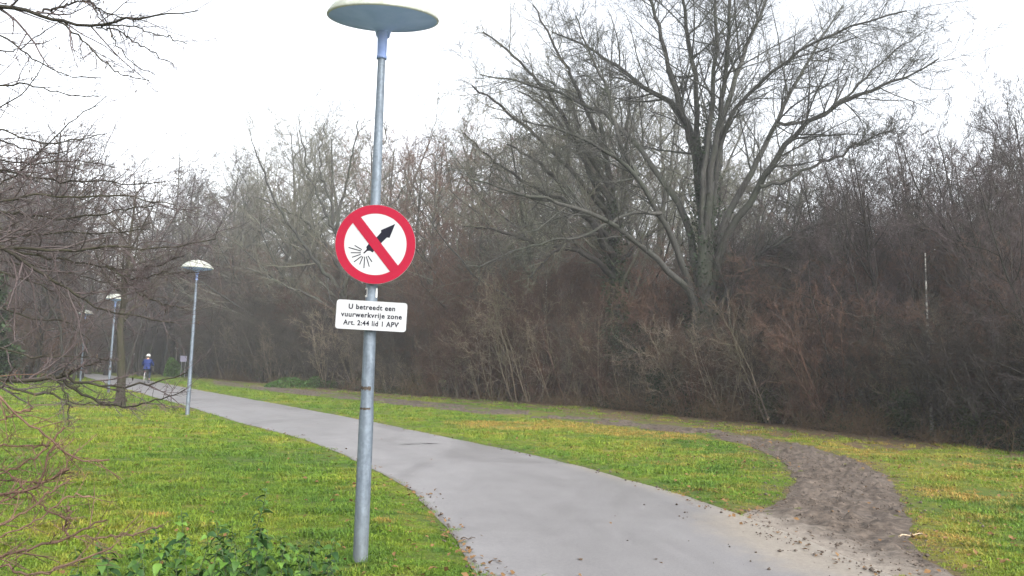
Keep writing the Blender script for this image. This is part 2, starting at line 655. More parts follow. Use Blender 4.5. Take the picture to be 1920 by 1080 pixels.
TU = [(1830, 1120), (1765, 1072), (1730, 1045), (1700, 1000), (1690, 935), (1660, 893), (1600, 862), (1500, 834), (1400, 816), (1250, 797), (1100, 780), (900, 763), (700, 745), (560, 731), (400, 714)]
TL = [(1560, 1060), (1440, 1000), (1385, 968), (1420, 958), (1470, 938), (1488, 905), (1485, 882), (1450, 856), (1400, 836), (1330, 819), (1200, 804), (1050, 789), (900, 776), (700, 755), (560, 740), (400, 721)]
NT_ = 560
trU = smooth_line(P2(TU), NT_, 8)
trL = smooth_line(P2(TL), NT_, 8)
ix = np.arange(NT_)
nr = trU - trL
nr /= np.maximum(np.linalg.norm(nr, axis=1), 1e-6)[:, None]
trU = trU + nr * ((fbm(ix * .3, ix * 0 + 7, 1.0) - .5) * .22)[:, None]
trL = trL + nr * ((fbm(ix * .3, ix * 0 + 90, 1.0) - .5) * .22)[:, None]
trail_poly = np.vstack([trL, trU[::-1]])

WE = [(2150, 880), (1990, 858), (1920, 846), (1750, 828), (1600, 813), (1500, 801), (1300, 783), (1150, 768), (1000, 756), (850, 746), (700, 736), (550, 722), (450, 714), (380, 708)]
wood_edge = smooth_line(P2(WE), 200, 6)
wood_poly = np.vstack([wood_edge, np.array([(-45, 220), (200, 220), (200, 5)])])

def zone(Q):
    d1 = sdist(Q, path_poly[::4])
    d2 = sdist(Q, trail_poly[::4])
    d3 = sdist(Q, wood_poly[::3])
    return d1, d2, d3

# ------------------------------------------------------------------ ground sheet
def axis(a, b, step, far, growth=1.13):
    core = np.arange(a, b + step / 2, step)
    hi = []; s = step; x = core[-1]
    while x < far:
        s *= growth; x += s; hi.append(x)
    lo = []; s = step; x = core[0]
    while x > -far:
        s *= growth; x -= s; lo.append(x)
    return np.r_[np.array(lo[::-1]), core, np.array(hi)]
gx = axis(-10, 13, .16, 900)
gy = axis(3, 30, .16, 900)
X, Y = np.meshgrid(gx, gy)
Q = np.stack([X.ravel(), Y.ravel()], 1)
dp, dt, dw = zone(Q)
def lawn_height(Q, dp, dt):
    h = (fbm(Q[:, 0], Q[:, 1], .6, 3) - .5) * .10 + (fbm(Q[:, 0] + 50, Q[:, 1], 4.0, 3) - .5) * .035
    h = np.where(np.abs(Q).max(1) > 40, 0, h)
    s = np.clip(np.minimum(dp, dt + .1) / 1.2, 0, 1)
    h = h * s + .022 * np.clip(np.minimum(dp, dt) / .15, 0, 1) * (Q[:, 1] < 40)
    return h
hz = lawn_height(Q, dp, dt)
hz = np.where(dp < -.17, -.03, np.where((dt < -.3) & (Q[:, 1] < 15), -.06, np.where((dt < 0) | (dp < 0), 0.002, hz)))
litter = np.clip(.85 - dw * .22, 0, 1)
lawnfar = np.exp(-((Q[:, 0] + 11) ** 2 / 40 + (Q[:, 1] - 27) ** 2 / 14)) * .75
litter = np.maximum(litter, lawnfar)
litter = np.maximum(litter, np.clip(.55 - np.abs(dt) * .5, 0, 1))
litter = np.maximum(litter, np.where(dp > 0, np.clip(.6 - dp * 2.4, 0, 1), 0))
litter = np.where((Q[:, 1] > 19) & (Q[:, 1] < 60) & (dw < 4) & (dw > 0) & (dt < 3.5), np.maximum(litter, .62), litter)
litter = np.where(Q[:, 1] > 110, .6, litter)
nx, ny = len(gx), len(gy)
I = (np.arange(ny - 1)[:, None] * nx + np.arange(nx - 1)[None, :]).ravel()
quads = np.stack([I, I + 1, I + 1 + nx, I + nx], 1)
me = np_mesh('ground', np.c_[Q, hz], quads, smooth=True, mat=M_SOIL, attrs={'litter': litter})
tag(link('ground', me), kind='structure')

# ------------------------------------------------------------------ asphalt path
NA = 28
alng = np.r_[0, np.cumsum(np.linalg.norm(np.diff(pathL, axis=0), axis=1))]
tt = np.linspace(0, 1, NA)
PV = pathL[:, None, :] * (1 - tt)[None, :, None] + pathR[:, None, :] * tt[None, :, None]
pq = PV.reshape(-1, 2)
wid = np.linalg.norm(pathR - pathL, axis=1)
dl = (tt[None, :] * wid[:, None]).ravel()
drr = ((1 - tt)[None, :] * wid[:, None]).ravel()
edge = np.clip(.72 - np.minimum(dl, drr) * 3.4, 0, 1)
mouth = trL[:90]
dmouth = sdist(pq, trail_poly[::4])
sand = np.clip(1.02 - np.maximum(dmouth, 0) * .9, 0, 1) * (pq[:, 1] < 12.5)
gold = np.clip((12.5 - pq[:, 1]) / 4, 0, 1)
sand = np.maximum(sand * np.clip((drr < 1.9) + 0.0, 0, 1) * gold, np.clip(.62 - drr * .9, 0, 1) * (pq[:, 1] < 14))
edge = edge * np.where(sand > .5, .3, 1)
zz = .012 + .014 * np.sin(np.pi * np.tile(tt, NPATH)) + (fbm(pq[:, 0], pq[:, 1], 1.2, 3) - .5) * .006
I = (np.arange(NPATH - 1)[:, None] * NA + np.arange(NA - 1)[None, :]).ravel()
quads = np.stack([I, I + 1, I + 1 + NA, I + NA], 1)
me = np_mesh('cycle_path', np.c_[pq, zz], quads, smooth=True, mat=M_ASPH, attrs={'edge': edge, 'sand': sand, 'across': np.tile(tt, NPATH), 'along': np.repeat(alng, NA)})
tag(link('cycle_path', me), kind='structure')

# ------------------------------------------------------------------ mud trail
NB = 64
tt = np.linspace(0, 1, NB)
TV = trL[:, None, :] * (1 - tt)[None, :, None] + trU[:, None, :] * tt[None, :, None]
tq = TV.reshape(-1, 2)
edge_t = np.minimum(tt, 1 - tt)
ew = np.tile(np.clip(edge_t * 8, 0, 1), NT_)
dpath = sdist(tq, path_poly[::4])
clod = np.abs(fbm(tq[:, 0], tq[:, 1] * 1.4, 2.6, 4) - .5) * 2
zz = .012 + .02 * ew + ew * ((clod - .3) * .13 + (fbm(tq[:, 0] + 9, tq[:, 1] * 1.5, 9, 3) - .5) * .075)
kk = np.clip(dpath / .7, 0, 1)
zz = zz * kk + .009 * (1 - kk)
zz = np.where(dpath < -.04, -.05, zz)
fade = np.clip((tq[:, 1] - 20) / 22, 0, .42)
zz = np.where(fbm(tq[:, 0], tq[:, 1], .9, 4) < .3 + fade * .5, np.where(fade > 0, -.05, zz), zz)
sandt = np.clip(.80 - dpath * .75, 0, 1) * (tq[:, 1] < 13)
I = (np.arange(NT_ - 1)[:, None] * NB + np.arange(NB - 1)[None, :]).ravel()
quads = np.stack([I, I + 1, I + 1 + NB, I + NB], 1)
me = np_mesh('dirt_track', np.c_[tq, zz], quads, smooth=True, mat=M_MUD, attrs={'sand': sandt})
tag(link('dirt_track', me), kind='structure')

# ------------------------------------------------------------------ vectorised branching
def nrmz(v):
    return v / np.maximum(np.linalg.norm(v, axis=-1, keepdims=True), 1e-9)

def tubes(groups):
    """groups: list of (pts (B,n,3), rad (B,n), sides) -> V, quads, tris"""
    Vs, Qs, Ts = [], [], []
    off = 0
    for P, R, s in groups:
        B, n, _ = P.shape
        if B == 0:
            continue
        T = np.empty_like(P)
        T[:, 1:-1] = P[:, 2:] - P[:, :-2]
        T[:, 0] = P[:, 1] - P[:, 0]
        T[:, -1] = P[:, -1] - P[:, -2]
        T = nrmz(T)
        D = nrmz(P[:, -1] - P[:, 0])
        ref = np.where(np.abs(D[:, 2:3]) < .8, np.array([[0, 0, 1.]]), np.array([[1., 0, 0]]))
        U = nrmz(np.cross(T, ref[:, None, :]))
        W = np.cross(T, U)
        a = np.arange(s) * 2 * np.pi / s
        pointed = s == 3
        m = n - 1 if pointed else n
        ring = P[:, :m, None, :] + (U[:, :m, None, :] * np.cos(a)[None, None, :, None] + W[:, :m, None, :] * np.sin(a)[None, None, :, None]) * R[:, :m, None, None]
        V = ring.reshape(B, m * s, 3)
        if pointed:
            V = np.concatenate([V, P[:, -1:, :]], 1)
        per = V.shape[1]
        base = off + np.arange(B)[:, None, None, None] * per
        if m > 1:
            i = np.arange(m - 1)[None, :, None, None]
            k = np.arange(s)[None, None, :, None]
            k2 = (k + 1) % s
            q = np.concatenate([base + i * s + k, base + i * s + k2, base + (i + 1) * s + k2, base + (i + 1) * s + k], 3)
            Qs.append(q.reshape(-1, 4))
        if pointed:
            k = np.arange(s)[None, :, None]
            b2 = off + np.arange(B)[:, None, None] * per
            t = np.concatenate([b2 + (m - 1) * s + k, b2 + (m - 1) * s + (k + 1) % s, np.broadcast_to(b2 + m * s, (B, s, 1))], 2)
            Ts.append(t.reshape(-1, 3))
        Vs.append(V.reshape(-1, 3))
        off += B * per
    V = np.concatenate(Vs)
    Qa = np.concatenate(Qs) if Qs else None
    Ta = np.concatenate(Ts) if Ts else None
    return V, Qa, Ta

def tube_mesh(name, groups, mat):
    V, Qa, Ta = tubes(groups)
    return np_mesh(name, V, Qa, Ta, smooth=True, mat=mat)

def walk(rng, P0, D0, L, n, wander, up, droop=0.0):
    """polylines: (B,n,3)"""
    B = len(P0)
    P = np.empty((B, n, 3))
    P[:, 0] = P0
    D = nrmz(D0)
    st = (L / (n - 1))[:, None]
    for i in range(1, n):
        D = nrmz(D + rng.normal(size=(B, 3)) * wander + np.array([0, 0, 1.0]) * (up - droop * i / n))
        P[:, i] = P[:, i - 1] + D * st
    return P

def sprout(rng, P, R, k, n, ang, ratio, wander, up, tmin=.2, rmul=.6, rmin=.004, taper=.35, shrink=.55, tmax=1.0, droop=0.0, flat=0.0, absl=None):
    """k children from each polyline; returns child P, R"""
    B, m, _ = P.shape
    t = tmin + (tmax - tmin) * (np.arange(k)[None, :] + rng.rand(B, k)) / k
    f = t * (m - 1)
    i = np.minimum(f.astype(int), m - 2)
    w = (f - i)[..., None]
    b = np.arange(B)[:, None]
    pos = P[b, i] * (1 - w) + P[b, i + 1] * w
    rr = R[b, i] * (1 - w[..., 0]) + R[b, i + 1] * w[..., 0]
    T = nrmz(P[b, i + 1] - P[b, i])
    rv = rng.normal(size=(B, k, 3))
    rv[..., 2] *= (1 - flat)
    perp = nrmz(rv - (rv * T).sum(-1, keepdims=True) * T)
    a = np.radians(rng.normal(ang, ang * .22, size=(B, k)))[..., None]
    D = T * np.cos(a) + perp * np.sin(a)
    Lp = np.linalg.norm(np.diff(P, axis=1), axis=2).sum(1)
    L = (Lp[:, None] if absl is None else absl) * ratio * (1 - shrink * t) * rng.uniform(.6, 1.35, size=(B, k))
    r0 = np.maximum(rr * rmul * rng.uniform(.7, 1.1, size=(B, k)), rmin)
    r0 = np.minimum(r0, rr * .95 + .001)
    C = walk(rng, pos.reshape(-1, 3), D.reshape(-1, 3), L.ravel(), n, wander, up, droop)
    s = np.linspace(1, taper, n)
    CR = np.maximum(r0.ravel()[:, None] * s[None, :], rmin * .6)
    return C, CR

def make_tree(seed, H=15.0, r=.2, lean=.04, limbs=9, tmin=.3, ang=42, lratio=.42, up=.05, k2=9, k3=7, k4=6, k5=0, rmin=.006, stems=1, spread=.5, wander=.09, limbwander=.12, tipr=.15, l2=.42, l3=.42, l4=.5, bow=.06, trunkw=.05, lshrink=.5):
    rng = np.random.RandomState(seed)
    B = stems
    P0 = np.zeros((B, 3))
    az = rng.rand(B) * 6.283
    if B > 1:
        P0[:, 0] = np.cos(az) * .25 * spread; P0[:, 1] = np.sin(az) * .25 * spread
    ls = lean if B == 1 else lean + .28 * spread
    D0 = np.stack([np.cos(az) * ls, np.sin(az) * ls, np.ones(B)], 1)
    L = H * rng.uniform(.75 if B > 1 else .97, 1.0, B)
    T = walk(rng, P0, D0, L, 16, trunkw, bow)
    TR = r * rng.uniform(.7, 1, B)[:, None] * np.linspace(1, tipr, 16)[None, :] if B > 1 else r * np.linspace(1, tipr, 16)[None, :]
    TR[:, 0] *= 1.35
    C1, R1 = sprout(rng, T, TR, limbs, 10, ang, lratio, limbwander, up, tmin, .62, rmin, .25, lshrink)
    C2, R2 = sprout(rng, C1, R1, k2, 7, 42, l2, wander, up * .8, .15, .6, rmin, .35, .5)
    T2, TR2 = sprout(rng, T[:, 8:], TR[:, 8:], max(3, k2), 7, 45, .3, wander, up, .1, .5, rmin, .35, .5)
    C2 = np.concatenate([C2, T2]); R2 = np.concatenate([R2, TR2])
    C3, R3_ = sprout(rng, C2, R2, k3, 5, 40, l3, wander * 1.2, up * .5, .12, .65, rmin, .5, .4)
    C4, R4 = sprout(rng, C3, R3_, max(k4, 1), 3, 38, l4, wander * 1.4, .03, .15, .7, rmin * .85, .6, .3)
    trunk = [(T, TR, 9), (C1, R1, 5)]
    crown = [(C2, R2, 4 if k5 else 3), (C3, R3_, 3), (C4, R4, 3)]
    if k5:
        C5, R5 = sprout(rng, C4, R4, k5, 2, 38, .6, .1, .02, .2, .8, rmin * .8, .6, .3)
        crown.append((C5, R5, 3))
    return trunk, crown

def tree_object(name, seed, mb, mt, **kw):
    tr, cr = make_tree(seed, **kw)
    o = empty(name)
    link('trunk', tube_mesh('trunk', tr, mb), o)
    link('crown', tube_mesh('crown', cr, mt), o)
    return o

# ------------------------------------------------------------------ leaf faces helper
def leaf_faces(rng, P, size, flat=.5, fold=.25):
    """each leaf: 2 folded quads (4 tris); P (N,3), size (N,)"""
    N = len(P)
    a = rng.rand(N) * 6.283
    u = np.stack([np.cos(a), np.sin(a), rng.normal(0, flat, N)], 1)
    u = nrmz(u)
    up = nrmz(np.stack([rng.normal(0, flat, N), rng.normal(0, flat, N), np.ones(N)], 1))
    w = nrmz(np.cross(u, up))
    nn = np.cross(w, u)
    s = size[:, None]
    A = P - u * s * .5
    Bm = P + u * s * .5
    M1 = P + w * s * .32 + nn * s * fold * .5
    M2 = P - w * s * .32 + nn * s * fold * .5
    V = np.stack([A, M1, Bm, M2], 1).reshape(-1, 3)
    b = np.arange(N) * 4
    t = np.concatenate([np.stack([b, b + 2, b + 1], 1), np.stack([b, b + 3, b + 2], 1)])
    return V, t

# ================================================================== WOODLAND
rng = np.random.RandomState(11)
SKY = np.array([(-200, 230), (0, 250), (100, 300), (180, 300), (260, 330), (380, 355), (420, 330), (460, 300), (560, 240), (640, 225), (760, 235), (860, 245), (960, 250), (1080, 200), (1200, 180),
                (1300, 260), (1420, 300), (1500, 335), (1580, 310), (1640, 260), (1700, 200), (1780, 195), (1860, 180), (1920, 190), (2100, 150)])
def skyline(px):
    return np.interp(px, SKY[:, 0], SKY[:, 1])
def edge_depth(px):
    """depth of the wood edge along the line of sight"""
    best = wood_edge
    pxs = 960 + best[:, 0] / best[:, 1] * F
    o = np.argsort(pxs)
    return np.interp(px, pxs[o], best[o, 1])

variants = {
    'slender_tree': [tree_object('slender_tree', 21 + i, M_BARK_DK, M_TWIG_DK, H=12, r=.12, lean=.16, limbs=13, tmin=.15, ang=46, lratio=.42, up=.06, trunkw=.08, k2=8, k3=6, k4=3, rmin=.0078, wander=.13, l2=.5, l3=.55) for i in range(3)],
    'purple_tree': [tree_object('slender_tree', 31 + i, M_BARK_DK, M_TWIG_PURP, H=12, r=.10, lean=.14, limbs=12, tmin=.15, ang=46, lratio=.42, up=.06, trunkw=.09, k2=8, k3=7, k4=4, rmin=.0065, wander=.15, l2=.5, l3=.55, stems=2, spread=.5) for i in range(2)],
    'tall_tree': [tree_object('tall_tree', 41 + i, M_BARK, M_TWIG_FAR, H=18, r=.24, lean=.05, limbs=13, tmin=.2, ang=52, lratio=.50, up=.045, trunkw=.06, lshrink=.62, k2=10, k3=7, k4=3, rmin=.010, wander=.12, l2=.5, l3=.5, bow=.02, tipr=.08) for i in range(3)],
    'russet_tree': [tree_object('tall_tree', 51 + i, M_BARK, M_TWIG_RED, H=16, r=.18, lean=.06, limbs=12, tmin=.2, ang=52, lratio=.5, up=.04, trunkw=.07, lshrink=.6, k2=10, k3=7, k4=3, rmin=.010, wander=.13, l2=.5, l3=.5) for i in range(1)],
}
shrubs = {
    'red': [tree_object('thicket_shrub', 61 + i, M_TWIG_RED, M_TWIG_RED, H=5, r=.04, lean=.25, limbs=8, tmin=.1, ang=38, lratio=.5, up=.02, k2=6, k3=5, k4=3, rmin=.005, stems=9, spread=1.5, wander=.2, l2=.6, l3=.6) for i in range(2)],
    'grey': [tree_object('thicket_shrub', 71 + i, M_TWIG, M_TWIG, H=5, r=.045, lean=.2, limbs=8, tmin=.1, ang=38, lratio=.5, up=.03, k2=6, k3=5, k4=3, rmin=.005, stems=9, spread=1.3, wander=.18, l2=.6, l3=.6) for i in range(2)],
    'pale': [tree_object('branchy_shrub', 91 + i, M_TWIG_PALE, M_TWIG_PALE, H=5, r=.035, lean=.25, limbs=7, tmin=.12, ang=42, lratio=.5, up=.0, k2=4, k3=3, k4=0, rmin=.010, stems=6, spread=1.1, wander=.2, l2=.6, l3=.6) for i in range(3)],
    'dark': [tree_object('thicket_shrub', 81 + i, M_TWIG_DK, M_TWIG_DK, H=5, r=.055, lean=.2, limbs=8, tmin=.08, ang=42, lratio=.5, up=.03, k2=5, k3=5, k4=3, rmin=.007, stems=9, spread=1.3, wander=.2, l2=.6, l3=.6) for i in range(1)],
}
used = set()
def place(proto_list, px, depth, top, label, group, cat, Href, squash=(.9, 1.2), jx=0):
    h = max(1.2, top_z(px, top, depth))
    s = h / Href
    p = at(px, 600, depth)
    k = rng.randint(len(proto_list))
    pr_ = proto_list[k]
    w = s * rng.uniform(*squash)
    if pr_.name not in used:
        used.add(pr_.name)
        o = pr_
        o.location = (p[0], depth, -.03)
        o.rotation_euler = (0, 0, rng.rand() * 6.28)
        o.scale = (w, w, s)
        o['label'] = label; o['group'] = group
    else:
        o = copy_tree(pr_, (p[0], depth, -.03), rng.rand() * 6.28, (w, w, s), label, group)
    o['category'] = cat
    return o

def where(px):
    for lim, w in ((560, 'beyond the first far lamp post'), (690, 'left of the round sign'), (860, 'just right of the round sign'), (1010, 'left of the thin white stem'),
                   (1190, 'around the ivy-clad tree'), (1300, 'left of the largest trunk'), (1420, 'right of the largest trunk'), (1560, 'beyond the bend of the dirt track'),
                   (1735, 'left of the white birch'), (1840, 'right of the white birch'), (1930, 'near the right edge')):
        if px < lim:
            return w
    return 'past the right edge'
# rows of trees: right-hand wood (near)
for row, (dd, step, sk) in enumerate([(1.2, 62, 45), (4.0, 48, 15), (8.0, 48, -5), (13, 60, 10)]):
    px = 1395 + 17 * row
    while px < 2120:
        d = edge_depth(px) + dd + rng.uniform(-.8, 1.2)
        t = skyline(px) + sk + rng.uniform(0, 85)
        kind = 'purple_tree' if rng.rand() < .45 else 'slender_tree'
        place(variants[kind], px, d, t, ('brownish purple' if kind == 'purple_tree' else 'dark') + ' slim tree, ' + ('front' if row == 0 else 'inner') + ' row of wood, ' + where(px), ('purple' if kind == 'purple_tree' else 'dark') + ' slim trees %s %s' % ('front' if row == 0 else 'inside', where(px)), 'tree', 12, (.75, 1.1))
        px += step * rng.uniform(.7, 1.3)
# middle and left wood
for row, (dd, step, sk) in enumerate([(7, 85, 60), (14, 72, 25), (24, 62, 5), (40, 56, 0)]):
    px = 385 + 22 * row
    while px < 1480:
        d = edge_depth(px) + dd + rng.uniform(-2, 3)
        d = min(d, 125)
        t = skyline(px) + sk + rng.uniform(0, 45)
        if 560 < px < 730 and row < 2:
            t = max(t, 400)
        kind = 'russet_tree' if (700 < px < 1000 and rng.rand() < .5) or rng.rand() < .12 else 'tall_tree'
        if px < 850:
            lab, grp = ('russet' if kind[0] == 'r' else 'grey-green') + ' tall hazy bare tree in the far wood ' + where(px), kind + 's far wood ' + where(px)
        else:
            lab, grp = ('russet' if kind[0] == 'r' else 'grey-green') + ' tall bare tree behind the thicket ' + where(px), kind + 's behind thicket ' + where(px)
        place(variants[kind], px, d, t, lab, grp, 'tree', 16, (1.0, 1.35))
        px += step * rng.uniform(.7, 1.3)
# far left wood beyond the bend
for row, (d0, step, sk) in enumerate([(92, 50, 50), (108, 44, 20), (122, 44, 0)]):
    px = -140 + 20 * row
    while px < 400:
        t = skyline(px) + sk + 60 + rng.uniform(0, 80)
        place(variants['tall_tree'] if rng.rand() < .75 else variants['russet_tree'], px, d0 + rng.uniform(-4, 5), t, 'distant hazy bare tree beyond the far bend of the path', 'distant bare trees beyond the path bend', 'tree', 17, (.9, 1.3))
        px += step * rng.uniform(.7, 1.3)

STOP = np.array([(300, 640), (420, 560), (520, 560), (650, 600), (760, 590), (860, 560), (1000, 520), (1100, 560), (1200, 590), (1300, 560), (1400, 570), (1500, 520), (1650, 560), (1800, 560), (1920, 520), (2100, 520)])
px = 400
while px < 2110:
    d = edge_depth(px) + rng.uniform(.2, .9)
    t = np.interp(px, STOP[:, 0], STOP[:, 1]) + rng.uniform(20, 110)
    t = t + (60 if px > 1500 else 0)
    place(shrubs['pale'], px, d, t, 'light-stemmed bare shrub at the thicket front, ' + where(px), 'pale shrubs front ' + where(px), 'shrub', 3.8, (.45, .8) if px > 1500 else (.7, 1.1))
    px += 34 * rng.uniform(.6, 1.4)
# trees closing the wood behind the first far lamp
for k_ in range(16):
    px = 300 + k_ * 11 + rng.uniform(-6, 6)
    place(variants['tall_tree'] if k_ % 3 else variants['russet_tree'], px, rng.uniform(80, 104), rng.uniform(355, 420), ('grey-green' if k_ % 3 else 'russet') + ' hazy bare tree right behind the first far lamp head', ('grey' if k_ % 3 else 'russet') + ' trees behind the first far lamp', 'tree', 16, (.9, 1.2))
# nearer trees left of the path, behind the lawn
for row, (d0, step) in enumerate([(46, 75), (62, 62), (76, 60)]):
    px = -150 + 25 * row
    while px < (190 if row == 0 else (250 if row == 1 else 300)):
        w_ = 'at the left edge' if px < 60 else ('left of the olive-barked trunk' if px < 190 else 'behind the olive-barked trunk')
        dk = rng.rand() < .6
        place(variants['purple_tree'] if dk else variants['russet_tree'], px, d0 + rng.uniform(-3, 4), rng.uniform(285, 360) - 20 * row, ('brownish purple' if dk else 'russet') + ' bare tree behind the left lawn, ' + w_, ('purple' if dk else 'russet') + ' lawn trees ' + w_, 'tree', 12 if dk else 17, (1.1, 1.5))
        px += step * rng.uniform(.7, 1.3)
for px in np.arange(-160, 120, 30):
    place(shrubs['grey' if rng.rand() < .5 else 'red'], px + rng.uniform(-8, 8), rng.uniform(38, 60), rng.uniform(560, 640), 'leafless shrub behind the left lawn near the left edge', 'shrubs behind the left lawn', 'shrub', 4.3, (1.0, 1.5))
# shrub layer along the edge
for row, (dd, step, sk) in enumerate([(.9, 52, 60), (2.6, 46, 10), (5.0, 46, -25), (9, 50, -50), (15, 60, -60)]):
    px = 385 + 13 * row
    while px < 2110:
        d = edge_depth(px) + dd + rng.uniform(-.5, .7)
        t = np.interp(px, STOP[:, 0], STOP[:, 1]) + sk + rng.uniform(-30, 45)
        u = rng.rand()
        if 1190 < px < 1290 and row < 3:
            kind = 'dark'
        elif 820 < px < 1480:
            kind = 'red' if u < .75 else 'grey'
        elif px >= 1480:
            kind = 'dark' if u < .5 else ('grey' if u < .8 else 'red')
        else:
            kind = 'grey' if u < .6 else ('red' if u < .8 else 'dark')
        rw = ('front row', 'front row', 'inner row', 'inner row', 'back row')[row]
        lab = {'red': 'russet', 'grey': 'grey-brown', 'dark': 'dark tangled'}[kind] + ' leafless shrub, ' + rw + ' of the thicket, ' + where(px)
        grp = kind + ' shrubs ' + rw + ' ' + where(px)
        place(shrubs[kind], px, d, t, lab, grp, 'shrub', 4.3, (.7, 1.15) if px < 1300 else (.8, 1.3))
        px += step * rng.uniform(.7, 1.3)
for px in np.arange(-120, 400, 38):
    for d0 in (88, 100):
        place(shrubs['grey' if rng.rand() < .6 else 'red'], px + rng.uniform(-10, 10), d0 + rng.uniform(-3, 3), rng.uniform(570, 630), 'hazy leafless shrub under the distant trees beyond the path bend', 'distant shrubs beyond the path bend', 'shrub', 4.3, (1.0, 1.6))

# far mass of wood reading as one
def far_mass():
    r = np.random.RandomState(3)
    N = 1050
    px = r.uniform(-250, 2200, N)
    dep = np.where(px > 1400, r.uniform(40, 70, N), r.uniform(128, 150, N))
    base = np.stack([(px - 960) / F * dep, dep, np.zeros(N)], 1)
    tz = np.array([top_z(a, skyline(a) + b, c) for a, b, c in zip(px, r.uniform(130, 300, N), dep)])
    T = walk(r, base, np.stack([r.normal(0, .08, N), r.normal(0, .08, N), np.ones(N)], 1), np.maximum(tz, 4), 7, .04, .02)
    TR = np.tile(np.linspace(.13, .03, 7), (N, 1))
    C1, R1 = sprout(r, T, TR, 12, 3, 45, .22, .12, .04, .08, .5, .02, .4, .4)
    C2, R2 = sprout(r, C1, R1, 3, 2, 40, .7, .1, .02, .1, .7, .018, .4, .4)
    return [(T, TR, 3), (C1, R1, 3), (C2, R2, 3)]
o = link('distant_woodland', tube_mesh('distant_woodland', far_mass(), M_TWIG_DK))
tag(o, 'grey mass of far-off bare woodland behind all the nearer trees', 'woodland', kind='stuff')

# ------------------------------------------------------------------ trees with traced limbs
def traced_tree(name, base_px, depth, limbs, r_of, mb, mt, seed, subs, wmul=1.0):
    """limbs: list of (points [(px,py)...], depth offsets (start,end), r0 px, r1 px)"""
    r_ = np.random.RandomState(seed)
    o = empty(name, (0, 0, 0))
    G = []
    Ps, Rs = [], []
    for pts, (da, db), w0, w1 in limbs:
        n = len(pts)
        W = np.array([at(px, py, depth + da + (db - da) * (i / (n - 1)) ** 1.2) for i, (px, py) in enumerate(pts)])
        W = smooth_line(W, 22, 3)
        W[1:-1] += r_.normal(0, .012 * depth / 10, size=(20, 3))
        k = depth / F / 2 * wmul
        Ps.append(W); Rs.append(np.linspace(w0 * k, max(w1 * k, .016 if depth > 20 else .004), 22))
    P = np.array(Ps); R = np.array(Rs)
    return o, P, R, r_

hero_limbs = [
    ([(1326, 790), (1325, 700), (1323, 620), (1322, 560), (1321, 510), (1322, 450), (1322, 400), (1321, 350), (1322, 300), (1326, 250), (1331, 190)], (0, 0), 92, 6),
    ([(1320, 650), (1308, 575), (1285, 532), (1235, 492), (1195, 455), (1160, 425), (1085, 388), (1010, 375), (940, 352), (880, 335)], (0, -5), 24, 4),
    ([(1318, 620), (1298, 540), (1275, 490), (1240, 400), (1205, 350), (1180, 310), (1140, 285), (1100, 265), (1040, 235), (980, 225)], (0, -3), 26, 4),
    ([(1195, 330), (1175, 295), (1160, 268), (1147, 210), (1135, 150), (1100, 90), (1080, 30)], (-1, 1), 16, 4),
    ([(1318, 580), (1309, 520), (1303, 465), (1290, 415), (1260, 360), (1220, 305), (1190, 270), (1150, 215), (1100, 195), (1035, 165), (960, 150), (900, 140)], (0, 4), 28, 4),
    ([(1325, 540), (1318, 470), (1314, 400), (1310, 340), (1309, 290), (1300, 258), (1285, 225), (1265, 190), (1220, 170), (1170, 140), (1135, 105), (1085, 75), (1035, 60)], (0, 3), 36, 4),
    ([(1306, 275), (1288, 235), (1270, 195), (1258, 150), (1245, 100), (1232, 40), (1215, 0), (1200, -60), (1190, -150)], (1, 1), 20, 4),
    ([(1322, 520), (1320, 430), (1314, 340), (1310, 280), (1307, 200), (1302, 125), (1288, 65), (1280, 0), (1272, -80), (1270, -160)], (0, 2), 26, 4),
    ([(1320, 520), (1318, 430), (1320, 340), (1326, 280), (1332, 215), (1338, 150), (1348, 75), (1340, 0), (1345, -80), (1350, -170)], (0, -2), 24, 4),
    ([(1320, 530), (1326, 420), (1335, 310), (1345, 225), (1358, 165), (1365, 100), (1366, 40), (1378, -40), (1390, -140)], (0, -3), 28, 4),
    ([(1324, 530), (1332, 420), (1346, 310), (1352, 230), (1380, 140), (1400, 85), (1420, 45), (1437, 0), (1455, -60), (1480, -130)], (0, 3), 28, 4),
    ([(1326, 500), (1340, 350), (1350, 260), (1362, 220), (1390, 185), (1425, 150), (1460, 125), (1500, 95), (1560, 62), (1640, 30), (1700, 20)], (0, -4), 20, 4),
    ([(1324, 570), (1332, 490), (1347, 435), (1380, 380), (1410, 320), (1440, 275), (1455, 225), (1480, 170), (1505, 125), (1545, 70), (1580, 10)], (0, 3), 28, 4),
    ([(1326, 580), (1345, 475), (1385, 400), (1425, 350), (1452, 300), (1487, 250), (1530, 212), (1600, 180), (1690, 150), (1760, 110)], (0, -3), 30, 4),
    ([(1425, 350), (1470, 345), (1500, 320), (1560, 300), (1620, 262), (1680, 240)], (-1, -3), 12, 4),
    ([(1328, 650), (1350, 567), (1390, 508), (1412, 487), (1460, 454), (1510, 428), (1580, 410)], (0, -3), 22, 4),
    ([(1390, 510), (1440, 495), (1480, 505), (1540, 540), (1590, 575)], (-1, -3), 10, 3),
    ([(1455, 228), (1510, 235), (1560, 205), (1620, 150), (1680, 90), (1730, 60)], (2, 4), 12, 3),
    ([(1240, 400), (1180, 395), (1110, 440), (1040, 450), (960, 470), (900, 500)], (-1, -4), 12, 3),
]
HD = 33.0
o, P, R, r_ = traced_tree('large_spreading_tree', None, HD, hero_limbs, None, M_BARK, M_TWIG, 5, None, .62)
C1, R1 = sprout(r_, P[1:], R[1:], 19, 9, 40, .27, .07, .02, .36, .33, .009, .3, .45)
Co, Ro = sprout(r_, P[1:, 9:], R[1:, 9:], 15, 9, 46, .44, .09, .02, .15, .5, .009, .3, .5)
